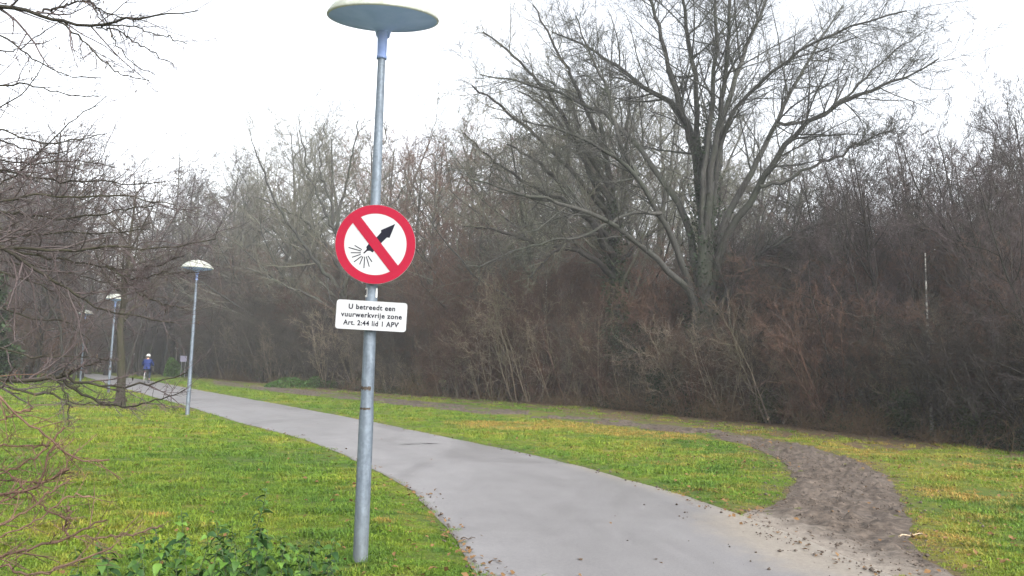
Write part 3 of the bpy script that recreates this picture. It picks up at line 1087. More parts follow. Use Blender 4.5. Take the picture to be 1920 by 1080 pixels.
C1 = np.concatenate([C1, Co]); R1 = np.concatenate([R1, Ro])
C2, R2 = sprout(r_, C1, R1, 7, 5, 42, .48, .10, .03, .08, .6, .0078, .4, .4)
C3, R3_ = sprout(r_, C2, R2, 6, 3, 42, .58, .12, .02, .1, .75, .006, .5, .35)
C4, R4 = sprout(r_, C3, R3_, 2, 2, 42, .7, .1, .01, .2, .9, .0055, .6, .3)
link('trunk', tube_mesh('trunk', [(P[:1], R[:1], 16)], M_BARK), o)
for i in range(1, len(P)):
    link('limb', tube_mesh('limb', [(P[i:i + 1], R[i:i + 1], 9)], M_BARK), o)
link('crown', tube_mesh('crown', [(C1, R1, 4), (C2, R2, 3), (C3, R3_, 3), (C4, R4, 3)], M_BARK), o)
tag(o, 'largest bare tree with many limbs fanning from a short thick trunk', 'tree')

# ivy on its foot
def ivy_on(parent, P, R, n, seed, size=.09, spread=.12, mat=None):
    r2 = np.random.RandomState(seed)
    i = r2.rand(n) * (len(P) - 1.001)
    j = i.astype(int); w = (i - j)[:, None]
    c = P[j] * (1 - w) + P[j + 1] * w
    a = r2.rand(n) * 6.283
    rr = (R[j] + np.abs(r2.normal(0, spread, n)))[:, None]
    q = c + np.stack([np.cos(a), np.sin(a), np.zeros(n)], 1) * rr
    V, t = leaf_faces(r2, q, r2.uniform(.6, 1.3, n) * size, .9)
    ob = link('ivy', np_mesh('ivy', V, tris=t, mat=mat or M_IVY), parent)
    ob['kind'] = 'stuff'
    return ob
ivy_on(o, P[0], R[0], 3500, 4, .12, .3)

# dark ivy-clad tree left of it
limbs2 = [
    ([(1172, 770), (1166, 680), (1160, 600), (1152, 520), (1150, 450), (1146, 380), (1140, 300), (1125, 230)], (0, 1), 30, 8),
    ([(1150, 480), (1125, 445), (1105, 405), (1080, 370), (1040, 330), (1000, 300), (950, 270)], (0, -3), 16, 3),
    ([(1150, 450), (1165, 400), (1170, 340), (1172, 280), (1178, 220), (1180, 170)], (0, 2), 16, 3),
    ([(1152, 520), (1110, 480), (1060, 462), (1000, 455), (930, 430), (870, 425)], (0, -3), 13, 3),
    ([(1146, 380), (1110, 330), (1085, 280), (1050, 230), (1010, 190), (970, 170)], (0, 3), 12, 3),
    ([(1150, 500), (1185, 470), (1215, 440), (1250, 425)], (0, 3), 10, 3),
    ([(1120, 440), (1080, 440), (1030, 480), (990, 520)], (-1, -3), 9, 3),
    ([(1148, 420), (1120, 360), (1095, 300), (1088, 250), (1075, 200)], (0, 2), 10, 3),
    ([(1142, 350), (1100, 290), (1050, 210), (1000, 140), (950, 90), (905, 60)], (0, -2), 11, 3),
    ([(1138, 300), (1105, 220), (1070, 140), (1030, 70), (1000, 10)], (0, 1), 10, 3),
    ([(1140, 400), (1080, 330), (1010, 260), (940, 200), (885, 160)], (0, -3), 11, 3),
    ([(1146, 450), (1080, 390), (1000, 350), (920, 300), (870, 250)], (0, 2), 10, 3),
]
o, P, R, r_ = traced_tree('ivy_clad_tree', None, 38.0, limbs2, None, M_BARK_DK, M_TWIG, 15, None)
C1, R1 = sprout(r_, P, R, 20, 8, 40, .28, .09, .04, .25, .4, .011, .3, .4)
C2, R2 = sprout(r_, C1, R1, 8, 5, 40, .45, .13, .04, .1, .6, .009, .4, .4)
C3, R3_ = sprout(r_, C2, R2, 6, 3, 38, .5, .14, .03, .1, .7, .0075, .5, .4)
link('trunk', tube_mesh('trunk', [(P[:1], R[:1], 12)], M_BARK_DK), o)
for i in range(1, len(P)):
    link('limb', tube_mesh('limb', [(P[i:i + 1], R[i:i + 1], 7)], M_BARK_DK), o)
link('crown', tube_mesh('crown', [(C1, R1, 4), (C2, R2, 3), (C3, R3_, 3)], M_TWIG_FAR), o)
ivy_on(o, P[0][:16], R[0][:16], 4500, 6, .13, .22)
tag(o, 'dark ivy-clad bare tree standing just left of the largest tree', 'tree')

# round-crowned tree behind the sign, left
limbs3 = [
    ([(655, 760), (652, 680), (648, 600), (645, 540), (640, 480), (628, 430), (622, 380), (620, 320), (622, 260)], (0, 1), 16, 3),
    ([(646, 560), (620, 520), (590, 490), (560, 440), (530, 400), (505, 360), (488, 300), (470, 260)], (0, -3), 11, 2),
    ([(645, 540), (660, 480), (680, 430), (690, 380), (705, 320), (720, 270), (725, 235)], (0, 3), 10, 2),
    ([(632, 440), (640, 380), (655, 320), (665, 270), (672, 225)], (0, -2), 8, 2),
    ([(628, 430), (600, 380), (580, 330), (570, 280), (560, 240)], (0, 3), 8, 2),
    ([(652, 620), (610, 570), (560, 545), (500, 520), (460, 500)], (0, -3), 8, 2),
    ([(648, 520), (610, 460), (570, 410), (520, 385), (480, 370)], (0, 3), 8, 2),
    ([(622, 380), (600, 330), (600, 280), (610, 230)], (0, 2), 6, 2),
    ([(640, 480), (665, 440), (700, 420), (740, 380), (765, 340)], (0, -2), 7, 2),
]
o, P, R, r_ = traced_tree('round_crowned_tree', None, 58.0, limbs3, None, M_BARK, M_TWIG, 25, None, .85)
C1, R1 = sprout(r_, P, R, 20, 8, 40, .28, .09, .05, .2, .4, .016, .3, .4)
C2, R2 = sprout(r_, C1, R1, 8, 5, 40, .45, .13, .04, .1, .6, .014, .4, .4)
C3, R3_ = sprout(r_, C2, R2, 6, 2, 38, .5, .14, .03, .1, .7, .012, .5, .4)
link('trunk', tube_mesh('trunk', [(P[:1], R[:1], 12)], M_BARK), o)
for i in range(1, len(P)):
    link('limb', tube_mesh('limb', [(P[i:i + 1], R[i:i + 1], 6)], M_BARK), o)
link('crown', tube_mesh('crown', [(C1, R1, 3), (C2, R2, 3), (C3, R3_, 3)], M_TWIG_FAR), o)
tag(o, 'round-crowned bare tree whose crown shows left of the round sign', 'tree')

# birches
def birch(px, depth, y_top, label, d=.14, pyb=None):
    o = empty('birch_tree', (at(px, 600, depth)[0], depth, -.03))
    h = top_z(px, y_top, depth)
    r2 = np.random.RandomState(int(px))
    T = walk(r2, np.zeros((1, 3)), np.array([[.0, 0, 1.]]), np.array([h]), 14, .012, .02)
    TR = np.linspace(d / 2, .015, 14)[None]
    C1, R1 = sprout(r2, T, TR, 26, 6, 40, .2, .12, .02, .35, .4, .006, .3, .5)
    C2, R2 = sprout(r2, C1, R1, 8, 4, 40, .45, .12, -.02, .1, .6, .005, .4, .4)
    C3, R3_ = sprout(r2, C2, R2, 5, 3, 38, .5, .14, -.04, .1, .7, .005, .5, .4)
    link('trunk', tube_mesh('trunk', [(T, TR, 10)], M_BIRCH), o)
    link('crown', tube_mesh('crown', [(C1, R1, 3), (C2, R2, 3), (C3, R3_, 3)], M_TWIG_DK), o)
    return tag(o, label, 'tree')
birch(1744, edge_depth(1744) + .35, 470, 'slim white-barked birch at the front of the right-hand thicket', .10)
birch(1021, edge_depth(1021) + 1.6, 520, 'thin white birch stem in the russet thicket left of the ivy-clad tree', .07)

# ------------------------------------------------------------------ trees on the left by the path
def lone_tree(px, py, w_px, top_py, seed, label, mb=M_BARK, mt=M_TWIG, name='bare_tree', lean=0, **kw):
    g = ground(px, py)
    d = g[1]
    h = top_z(px, top_py, d)
    args = dict(H=h, r=w_px * d / F / 2, limbs=13, tmin=.2, ang=50, lratio=.4, up=.05, k2=9, k3=6, k4=3, rmin=.006 * max(1, d / 28), wander=.13)
    args.update(kw)
    o = tree_object(name, seed, mb, mt, **args)
    o.location = (g[0], g[1], -.02)
    o.rotation_euler = (0, lean, 0)
    return tag(o, label, 'tree')
lone_tree(224, 765, 17, 330, 101, 'straight olive-barked tree on the lawn left of the first far lamp', M_BARK_OLIVE, M_TWIG, tmin=.34, lratio=.36)
lone_tree(110, 712, 13, 260, 102, 'straight dark trunk between the two farthest lamps on the left', M_BARK_DK, M_TWIG, tmin=.3)
lone_tree(52, 716, 18, 240, 103, 'leaning forked tree at the far left of the lawn', M_BARK_DK, M_TWIG, lean=rad(4), tmin=.25)
lone_tree(316, 704, 16, 390, 104, 'thick dark tree trunk just right of the cyclist', M_BARK_DK, M_TWIG_DK, tmin=.25, limbs=14)
lone_tree(306, 702, 7, 222, 105, 'tall narrow tree standing above the others behind the cyclist', M_BARK, M_TWIG_FAR, name='alder_tree', limbs=34, tmin=.3, ang=62, lratio=.16, k2=6, k3=5, k4=3, tipr=.08, bow=.0)
lone_tree(35, 705, 9, 330, 106, 'slim bare tree behind the leaning forked tree', M_BARK_DK, M_TWIG)
lone_tree(165, 702, 9, 320, 107, 'slim bare tree just right of the third far lamp', M_BARK_DK, M_TWIG_PURP)

# dark evergreen at the left edge
def evergreen(px, py, top_py, width, label, seed):
    g = ground(px, py)
    h = top_z(px, top_py, g[1])
    o = empty('evergreen_tree', (g[0], g[1], 0))
    r2 = np.random.RandomState(seed)
    T = np.array([[(0, 0, z) for z in np.linspace(0, h, 10)]], float)
    TR = np.linspace(.14, .02, 10)[None]
    C1, R1 = sprout(r2, T, TR, 70, 5, 75, .30, .08, .0, .06, .4, .01, .3, .9)
    n = 9000
    b = r2.randint(len(C1), size=n); i = r2.rand(n) * 3.99; j = i.astype(int); w = (i - j)[:, None]
    q = C1[b, j] * (1 - w) + C1[b, j + 1] * w + r2.normal(0, .12, (n, 3))
    V, t = leaf_faces(r2, q, r2.uniform(.12, .3, n), .6)
    link('trunk', tube_mesh('trunk', [(T, TR, 8), (C1, R1, 3)], M_BARK_DK), o)
    c = link('crown', np_mesh('crown', V, tris=t, mat=M_IVY), o)
    return tag(o, label, 'tree')
evergreen(-22, 722, 520, 60, 'dark evergreen tree at the left edge behind the branches', 7)

# ------------------------------------------------------------------ foreground tree reaching in from the left
fg_limbs = [
    # upper sprays (px, py), depth, widths in px
    ([(-160, -10), (-40, 5), (0, 17), (33, 13), (78, 24), (120, 46), (178, 52), (205, 48), (245, 34), (270, 31), (330, 28), (372, 20)], (0, -1.0), 11, 1.6),
    ([(70, 22), (95, 20), (125, 10), (160, 2), (200, -15)], (-.2, -.4), 5, 2),
    ([(111, 42), (147, 67), (184, 104), (205, 125), (231, 142), (280, 151)], (-.3, -.6), 4, 1.2),
    ([(180, 52), (215, 52), (240, 70), (290, 100), (325, 121)], (-.4, -.8), 3, 1.2),
    ([(190, 50), (240, 47), (285, 62), (350, 82)], (-.4, -1), 3, 1.2),
    ([(120, -10), (165, 5), (200, 22), (236, 35), (267, 35)], (0, -.6), 4, 1.5),
    ([(160, -20), (185, 30), (210, 60), (225, 95), (250, 120), (290, 140)], (.3, 0), 3, 1),
    ([(-120, 30), (0, 62), (40, 88), (60, 118), (95, 128), (130, 145), (190, 146)], (.5, 0), 5, 1.3),
    ([(-120, 150), (0, 163), (60, 155), (100, 170), (150, 182), (190, 180)], (.3, 0), 5, 1.2),
    ([(-120, 215), (0, 240), (60, 265), (100, 270), (150, 260), (200, 251)], (.4, 0), 5, 1.2),
    ([(-120, 230), (0, 262), (50, 280), (90, 290), (125, 284)], (.8, .5), 4, 1.2),
    ([(-100, 90), (0, 100), (45, 92), (80, 60), (110, 40)], (.8, .5), 4, 1.2),
    ([(-100, 190), (0, 205), (50, 170), (75, 130), (90, 100)], (.6, .3), 4, 1.2),
    ([(-100, 330), (0, 318), (60, 330), (120, 345), (190, 335), (250, 350), (310, 340)], (.8, 0), 6, 1.4),
    ([(-100, 370), (0, 380), (60, 362), (130, 372), (200, 365), (260, 372), (330, 385)], (.2, -.2), 6, 1.4),
    ([(-100, 390), (0, 395), (50, 400), (100, 415), (170, 405), (240, 390), (290, 385)], (1, 0), 7, 1.4),
    ([(-100, 440), (0, 462), (80, 470), (160, 468), (230, 460), (300, 470), (370, 455), (405, 448)], (0, -.6), 7, 1.4),
    ([(-100, 420), (0, 430), (60, 445), (120, 432), (200, 440), (280, 430)], (.8, .3), 6, 1.4),
    ([(-100, 430), (-20, 450), (30, 480), (90, 518), (130, 545), (175, 575), (215, 590), (270, 600), (335, 606)], (-.3, -.8), 8, 1.6),
    ([(20, 470), (120, 487), (180, 500), (240, 505), (275, 508), (310, 490), (345, 480)], (.3, -.4), 5, 1.3),
    ([(200, 495), (235, 525), (260, 550), (300, 567), (345, 578)], (-.2, -.4), 4, 1.3),
    ([(235, 524), (270, 522), (300, 512), (370, 511)], (-.2, -.5), 3, 1.2),
    ([(-100, 490), (0, 512), (60, 528), (90, 540), (140, 560), (160, 590)], (.4, .2), 5, 1.3),
    ([(-100, 560), (0, 575), (60, 600), (120, 598), (170, 640)], (.6, .2), 5, 1.3),
    ([(-120, 690), (0, 714), (83, 716), (98, 703), (113, 702), (127, 715), (178, 724), (252, 726), (311, 714), (350, 699)], (-.6, -1.2), 9, 1.8),
    ([(-100, 712), (0, 722), (60, 735), (100, 742), (140, 757), (180, 760), (215, 758)], (-.8, -1.0), 6, 1.5),
    ([(120, 712), (150, 740), (180, 755), (215, 762), (270, 757), (320, 742), (347, 730)], (-.9, -1.1), 5, 1.5),
    ([(95, 703), (120, 720), (128, 745), (130, 790), (127, 800)], (-.9, -1.0), 4, 1.5),
    ([(113, 702), (150, 690), (190, 676), (215, 677)], (-.9, -1.0), 4, 1.5),
    ([(-100, 640), (0, 650), (60, 672), (120, 668), (200, 672)], (0, -.3), 5, 1.4),
    ([(-100, 300), (0, 300), (70, 310), (150, 300), (220, 315)], (1.6, 1), 5, 1.4),
    ([(-100, 470), (0, 490), (80, 500), (150, 520), (210, 530)], (1.4, 1), 5, 1.4),
    ([(-100, 400), (0, 350), (60, 300), (110, 250), (150, 215), (200, 180)], (1.4, 1), 5, 1.4),
]
FD = 7.5
o, P, R, r_ = traced_tree('foreground_tree', None, FD, fg_limbs, None, M_BARK_OLIVE, M_TWIG, 35, None)
# trunk out of frame to the left, limbs joined to it
tx, ty = -7.6, 8.0
T = np.array([[(tx + .1 * math.sin(z), ty + .08 * math.cos(z * 1.3), z) for z in np.linspace(-.05, 7.6, 22)]])
TR = np.linspace(.17, .05, 22)[None]
J = []
JR = []
for p, r in zip(P, R):
    if p[0][0] < -4.9:
        zt = np.clip(p[0][2] - .25, .4, 7.4)
        a = np.array([tx, ty, zt]); b = p[0]
        m = (a + b) / 2 + np.array([0, 0, .06])
        J.append(resample(np.array([a, m, b]), 6)); JR.append(np.linspace(r[0] * 1.5, r[0], 6))
link('trunk', tube_mesh('trunk', [(T, TR, 12)], M_BARK_OLIVE), o)
link('limb', tube_mesh('limb', [(np.array(J), np.array(JR), 6)], M_BARK_OLIVE), o)['kind'] = 'stuff'
for i in range(len(P)):
    link('branch', tube_mesh('branch', [(P[i:i + 1], R[i:i + 1], 6)], M_BARK_OLIVE), o)
C1, R1 = sprout(r_, P, R, 17, 7, 38, .21, .12, .0, .1, .62, .0022, .4, .3, flat=.35)
C2, R2 = sprout(r_, C1, R1, 4, 5, 38, .45, .13, .02, .15, .75, .0016, .5, .3)
C3, R3_ = sprout(r_, C2, R2, 2, 3, 38, .5, .1, .03, .2, .8, .0014, .6, .3)
# denser sprays in the middle band
sel = [i for i, l in enumerate(fg_limbs) if 290 < np.mean([q[1] for q in l[0]]) < 560]
D1, RD1 = sprout(r_, P[sel], R[sel], 20, 8, 42, .30, .14, .02, .05, .6, .0024, .4, .3)
D2, RD2 = sprout(r_, D1, RD1, 6, 5, 40, .45, .13, .02, .15, .75, .0018, .5, .3)
link('twigs', tube_mesh('twigs', [(C1, R1, 4), (C2, R2, 3), (C3, R3_, 3), (D1, RD1, 4), (D2, RD2, 3)], M_TWIG_PURP), o)['kind'] = 'stuff'
# small catkins and cones hanging in the twigs
n = 90
b = r_.randint(len(C1), size=n)
q = C1[b, -2] + np.array([0, 0, -.02])
CK = np.stack([q, q + np.array([0, 0, -.014]), q + np.array([0, 0, -.03])], 1)
CR_ = np.tile(np.array([.002, .0065, .003]), (n, 1))
link('cones', tube_mesh('cones', [(CK, CR_, 5)], M_STICK), o)['kind'] = 'stuff'
tag(o, 'near bare tree reaching thin branches in from the left edge', 'tree')

# lower-left shrub with russet stems
sh_limbs = [
    ([(-90, 690), (0, 735), (30, 780), (60, 800), (95, 820), (105, 832), (140, 862), (165, 870), (205, 862)], (0, .1), 4, 1.2),
    ([(-60, 935), (0, 927), (65, 918), (75, 900), (90, 860), (105, 832)], (0, 0), 6, 2.5),
    ([(-60, 838), (0, 835), (60, 838), (92, 836)], (.1, 0), 3, 1),
    ([(-60, 1060), (0, 1045), (60, 1030), (100, 1018), (130, 1010), (160, 990), (200, 975)], (-.2, -.2), 6, 1.6),
    ([(-60, 1030), (0, 1060), (35, 1075), (75, 1079), (120, 1062), (180, 1040), (212, 1025)], (-.3, -.3), 5, 1.4),
    ([(128, 1010), (119, 990), (133, 965), (130, 950)], (-.2, -.2), 4, 1.5),
    ([(138, 1005), (200, 1008), (262, 1000), (300, 985)], (-.2, -.2), 3, 1.2),
    ([(-60, 850), (0, 872), (60, 930), (90, 960), (128, 975)], (.1, .1), 3, 1.2),
    ([(-60, 960), (0, 940), (40, 925), (70, 912), (110, 890), (140, 850)], (0, .1), 5, 1.4),
    ([(-60, 1000), (0, 985), (50, 960), (90, 925), (130, 900)], (-.1, 0), 4, 1.3),
    ([(-60, 800), (0, 790), (30, 775), (60, 765)], (.1, .1), 3, 1.2),
    ([(-60, 900), (0, 890), (45, 870), (80, 850), (100, 825), (120, 800)], (.1, .1), 4, 1.2),
    ([(-60, 1010), (0, 1005), (60, 985), (110, 940), (140, 925), (170, 930)], (-.1, 0), 3, 1.2),
    ([(-60, 880), (0, 900), (50, 905), (90, 905), (130, 880)], (.2, .1), 3, 1.2),
]
o, P, R, r_ = traced_tree('foreground_shrub', None, 3.6, sh_limbs, None, M_TWIG_RED, M_TWIG_RED, 45, None)
base = np.array([-3.3, 3.5, 0])
J = []; JR = []
for p, r in zip(P, R):
    if p[0][0] < -2.25:
        m = (base + p[0]) / 2 + np.array([-.05, 0, .06])
        J.append(resample(np.array([base + np.array([r_.uniform(-.1, .1), r_.uniform(-.1, .1), 0]), m, p[0]]), 7)); JR.append(np.linspace(r[0] * 1.6, r[0], 7))
link('stem', tube_mesh('stem', [(np.array(J), np.array(JR), 6)], M_TWIG_RED), o)['kind'] = 'stuff'
for i in range(len(P)):
    link('branch', tube_mesh('branch', [(P[i:i + 1], R[i:i + 1], 6)], M_TWIG_RED), o)
C1, R1 = sprout(r_, P, R, 12, 6, 36, .28, .08, .02, .1, .6, .0013, .4, .3)
C2, R2 = sprout(r_, C1, R1, 3, 4, 36, .5, .1, .02, .2, .8, .0012, .6, .3)
link('twigs', tube_mesh('twigs', [(C1, R1, 4), (C2, R2, 3)], M_TWIG_RED), o)['kind'] = 'stuff'
tag(o, 'leafless shrub with thin russet stems in the lower left corner', 'shrub')

# ------------------------------------------------------------------ low growth along the wood edge
def edge_growth():
    r2 = np.random.RandomState(8)
    n = 9000
    px = r2.uniform(400, 2100, n)
    px = px[r2.rand(n) < np.clip((fbm(px * .02, px * 0 + 4, 1.0, 3) - .35) * 4, .12, 1)]
    n = len(px)
    d = np.array([edge_depth(a) for a in px]) + r2.normal(.2, .8, n)
    base = np.stack([(px - 960) / F * d, d, np.zeros(n)], 1)
    D = np.stack([r2.normal(0, .5, n), r2.normal(-.25, .4, n), np.ones(n)], 1)
    T = walk(r2, base, D, r2.uniform(.3, 1.5, n) * (.35 + 1.2 * vnoise(px * .02, px * 0, 1)), 5, .15, .0, .4)
    TR = np.tile(np.linspace(.006, .003, 5), (n, 1))
    C, CR = sprout(r2, T, TR, 2, 2, 45, .4, .1, 0, .2, .7, .0035, .5, .3)
    return [(T, TR, 3), (C, CR, 3)]
tag(link('edge_brambles', tube_mesh('edge_brambles', edge_growth(), M_DEADGRASS)), 'low tangle of dead stems and brambles at the foot of the thicket', 'undergrowth', kind='stuff')
def edge_leaves():
    r2 = np.random.RandomState(9)
    n = 26000
    px = r2.uniform(400, 2100, n)
    cl = fbm(px * .012, px * 0, 1.0, 3)
    keep = r2.rand(n) < np.clip((cl - .38) * 4, .08, 1)
    px = px[keep]; n = len(px)
    d = np.array([edge_depth(a) for a in px]) + np.abs(r2.normal(0, 1.0, n)) - .6
    hh = np.abs(r2.normal(0, .28, n)) * (1 + 1.6 * (vnoise(px * .03, px * 0, 1) > .6))
    q = np.stack([(px - 960) / F * d, d, hh], 1)
    V, t = leaf_faces(r2, q, r2.uniform(.04, .1, n), .7)
    return V, t
V, t = edge_leaves()
tag(link('bramble_leaves', np_mesh('bramble_leaves', V, tris=t, mat=M_BRAMBLE)), 'low dark green leaves scattered along the foot of the thicket', 'undergrowth', kind='stuff')

def leafy_bush(px, dd, top_py, w_px, n, label, seed, mat=None):
    d = edge_depth(px) + dd
    h = top_z(px, top_py, d)
    o = empty('evergreen_bush', (at(px, 600, d)[0], d, 0))
    r2 = np.random.RandomState(seed)
    w = w_px * d / F / 2
    T = walk(r2, r2.normal(0, w * .25, (9, 3)) * np.array([1, 1, 0]), np.stack([r2.normal(0, .3, 9), r2.normal(0, .3, 9), np.ones(9)], 1), np.full(9, h * .9), 8, .12, .05)
    TR = np.tile(np.linspace(.03, .008, 8), (9, 1))
    C, CR = sprout(r2, T, TR, 12, 5, 50, .4, .15, .0, .1, .5, .006, .4, .3)
    b = r2.randint(len(C), size=n); i = r2.rand(n) * 3.99; j = i.astype(int); ww = (i - j)[:, None]
    q = C[b, j] * (1 - ww) + C[b, j + 1] * ww + r2.normal(0, .10, (n, 3))
    q[:, 2] = np.abs(q[:, 2])
    V, t = leaf_faces(r2, q, r2.uniform(.05, .11, n), .9)
    link('stems', tube_mesh('stems', [(T, TR, 5), (C, CR, 3)], M_BARK_DK), o)
    l_ = link('foliage', np_mesh('foliage', V, tris=t, mat=mat or M_IVY), o)
    l_['kind'] = 'stuff'
    return tag(o, label, 'bush')
leafy_bush(1272, .3, 690, 90, 6000, 'dark evergreen bush at the foot of the largest tree', 3)
leafy_bush(1232, 2.5, 600, 90, 7000, 'dark evergreen bush between the ivy-clad tree and the largest trunk', 4)
leafy_bush(1440, .3, 735, 80, 3500, 'low dark green bush in the thicket right of the largest trunk', 5, M_BRAMBLE)
leafy_bush(1690, .5, 720, 110, 5000, 'low dark green bush just left of the white birch', 6, M_BRAMBLE)
leafy_bush(1850, .5, 740, 110, 4500, 'low dark green bush at the wood edge near the right of the view', 7, M_BRAMBLE)

# nettle bank, bright green, behind the sign post far side
def leaf_bank(px0, px1, py, hgt, n, mat, name, label, seed, size=(.06, .14)):
    r2 = np.random.RandomState(seed)
    px = r2.uniform(px0, px1, n)
    d0 = np.array([ground(a, py)[1] for a in px])
    d = d0 + r2.normal(0, .9, n)
    prof = np.sin(np.pi * (px - px0) / (px1 - px0)) ** .5
    q = np.stack([(px - 960) / F * d, d, r2.rand(n) * hgt * prof * (.5 + .8 * vnoise(px * .05, px * 0, 1))], 1)
    V, t = leaf_faces(r2, q, r2.uniform(*size, n), .6)
    return tag(link(name, np_mesh(name, V, tris=t, mat=mat)), label, 'undergrowth', kind='stuff')
leaf_bank(505, 680, 727, .75, 5000, M_WEED, 'nettle_bank', 'low green nettle bank at the wood edge left of the sign post', 17)
leaf_bank(318, 352, 706, 2.2, 2500, M_WEED_LT, 'green_bush_growth', 'bright green growth under the small white sign far down the path', 18, (.15, .35))

# ------------------------------------------------------------------ grass
def tuft(seed, n, h, spread, w):
    r2 = np.random.RandomState(seed)
    a = r2.rand(n) * 6.283
    rr = np.sqrt(r2.rand(n)) * spread
    b = np.stack([np.cos(a) * rr, np.sin(a) * rr, np.full(n, -.012)], 1)
    la = r2.rand(n) * 6.283
    lean = np.abs(r2.normal(.75, .45, n))
    L = h * r2.uniform(.5, 1.25, n)
    dirh = np.stack([np.cos(la), np.sin(la), np.zeros(n)], 1)
    side = np.stack([-np.sin(la), np.cos(la), np.zeros(n)], 1) * (w / 2)
    mid = b + np.array([0, 0, 1.]) * (L * .6)[:, None] + dirh * (L * lean * .3)[:, None]
    tip = b + np.array([0, 0, 1.]) * (L * (1 - .35 * lean))[:, None] + dirh * (L * lean * .95)[:, None]
    V = np.stack([b - side, b + side, mid + side * .8, mid - side * .8, tip], 1).reshape(-1, 3)
    k = np.arange(n) * 5
    return np_mesh('grass_tuft', V, np.stack([k, k + 1, k + 2, k + 3], 1), np.stack([k + 3, k + 2, k + 4], 1), mat=M_GRASS)

tufts = [tuft(200 + i, 22, .045, .065, .0075) for i in range(5)]
tuft_objs = [bpy.data.objects.new('grass_tuft', m) for m in tufts]      # never linked to the scene: only instanced by the lawn
tcoll = bpy.data.collections.new('grass_tufts')
for t_ in tuft_objs:
    tcoll.objects.link(t_)

def scatter_object(name, pts, rz, sc, coll, label, cat):
    me = bpy.data.meshes.new(name)
    me.vertices.add(len(pts))
    me.vertices.foreach_set('co', np.asarray(pts, np.float32).ravel())
    for k, a in (('rz', rz), ('sc', sc)):
        at_ = me.attributes.new(k, 'FLOAT', 'POINT')
        at_.data.foreach_set('value', np.asarray(a, np.float32))
    me.update()
    o = link(name, me)
    ng = bpy.data.node_groups.new(name, 'GeometryNodeTree')
    ng.interface.new_socket('Geometry', in_out='INPUT', socket_type='NodeSocketGeometry')
    ng.interface.new_socket('Geometry', in_out='OUTPUT', socket_type='NodeSocketGeometry')
    N = ng.nodes; Lk = ng.links
    gi = N.new('NodeGroupInput'); go = N.new('NodeGroupOutput')
    ip = N.new('GeometryNodeInstanceOnPoints')
    m2p = N.new('GeometryNodeMeshToPoints')
    ci = N.new('GeometryNodeCollectionInfo')
    ci.inputs['Collection'].default_value = coll
    ci.inputs['Separate Children'].default_value = True
    ci.inputs['Reset Children'].default_value = True
    a1 = N.new('GeometryNodeInputNamedAttribute'); a1.data_type = 'FLOAT'; a1.inputs['Name'].default_value = 'rz'
    a2 = N.new('GeometryNodeInputNamedAttribute'); a2.data_type = 'FLOAT'; a2.inputs['Name'].default_value = 'sc'
    cx = N.new('ShaderNodeCombineXYZ')
    Lk.new(a1.outputs[0], cx.inputs['Z'])
    Lk.new(gi.outputs[0], m2p.inputs['Mesh'])
    Lk.new(m2p.outputs[0], ip.inputs['Points'])
    Lk.new(ci.outputs[0], ip.inputs['Instance'])
    ip.inputs['Pick Instance'].default_value = True
    Lk.new(cx.outputs[0], ip.inputs['Rotation'])
    Lk.new(a2.outputs[0], ip.inputs['Scale'])
    Lk.new(ip.outputs[0], go.inputs[0])
    md = o.modifiers.new('scatter', 'NODES')
    md.node_group = ng
    return tag(o, label, cat, kind='stuff')

def grass_points(n, rmin, rmax, seed):
    r2 = np.random.RandomState(seed)
    r = np.exp(r2.uniform(np.log(rmin), np.log(rmax), n))
    a = r2.uniform(-rad(40), rad(40), n)
    Q = np.stack([np.sin(a) * r, np.cos(a) * r], 1)
    dp, dt, dw = zone(Q)
    jit = (fbm(Q[:, 0], Q[:, 1], 5, 3) - .5) * .5
    inmud = (dt < jit * .45 + .02) & ~((Q[:, 1] > 20) & (r2.rand(n) < .3 * np.clip((Q[:, 1] - 20) / 10, 0, 1)))
    nearmud = np.clip((dt) / .8, .15, 1)
    keep = (dp > -.05 + np.maximum(jit, -.12) * .42) & ~inmud & (dw > .1 + jit)
    eg = fbm(Q[:, 0] + 77, Q[:, 1], .8, 4)
    keep &= r2.rand(n) < np.clip((dw - 5.5 * np.clip(eg - .3, 0, 1)) / .9 + .12, 0, 1)
    keep &= r2.rand(n) < np.where((Q[:, 1] > 19) & (dw < 4) & (dt > 0) & (dt < 3.5), .22 + .5 * (eg > .58), 1)
    lit = np.exp(-((Q[:, 0] + 11) ** 2 / 40 + (Q[:, 1] - 27) ** 2 / 14))
    keep &= r2.rand(n) > lit * .6
    keep &= r2.rand(n) < np.where(Q[:, 1] > 25, nearmud, 1)
    bare = fbm(Q[:, 0] + 31, Q[:, 1], 1.3, 4)
    keep &= ~((bare > .66) & (r2.rand(n) < .7))
    Q = Q[keep]; r = r[keep]; dp = dp[keep]; dt = dt[keep]
    z = lawn_height(Q, dp, dt)
    cl = fbm(Q[:, 0] + 5, Q[:, 1] * 1.6, 2.6, 3)
    tall = (.45 + 1.9 * np.clip(cl - .3, 0, 1)) * (.7 + .7 * r2.rand(len(Q)))
    near_edge = np.clip(np.minimum(dp, np.abs(dt)) / .5, .55, 1)
    sc = tall * near_edge * np.clip(.82 + r * .035, .9, 2.6)
    return np.c_[Q, z], r2.rand(len(Q)) * 6.283, sc
pts, rz, sc = grass_points(135000, 2.6, 75, 77)
scatter_object('lawn_grass', pts, rz, sc, tcoll, 'short yellow-green winter grass on the lawn and verges', 'grass')

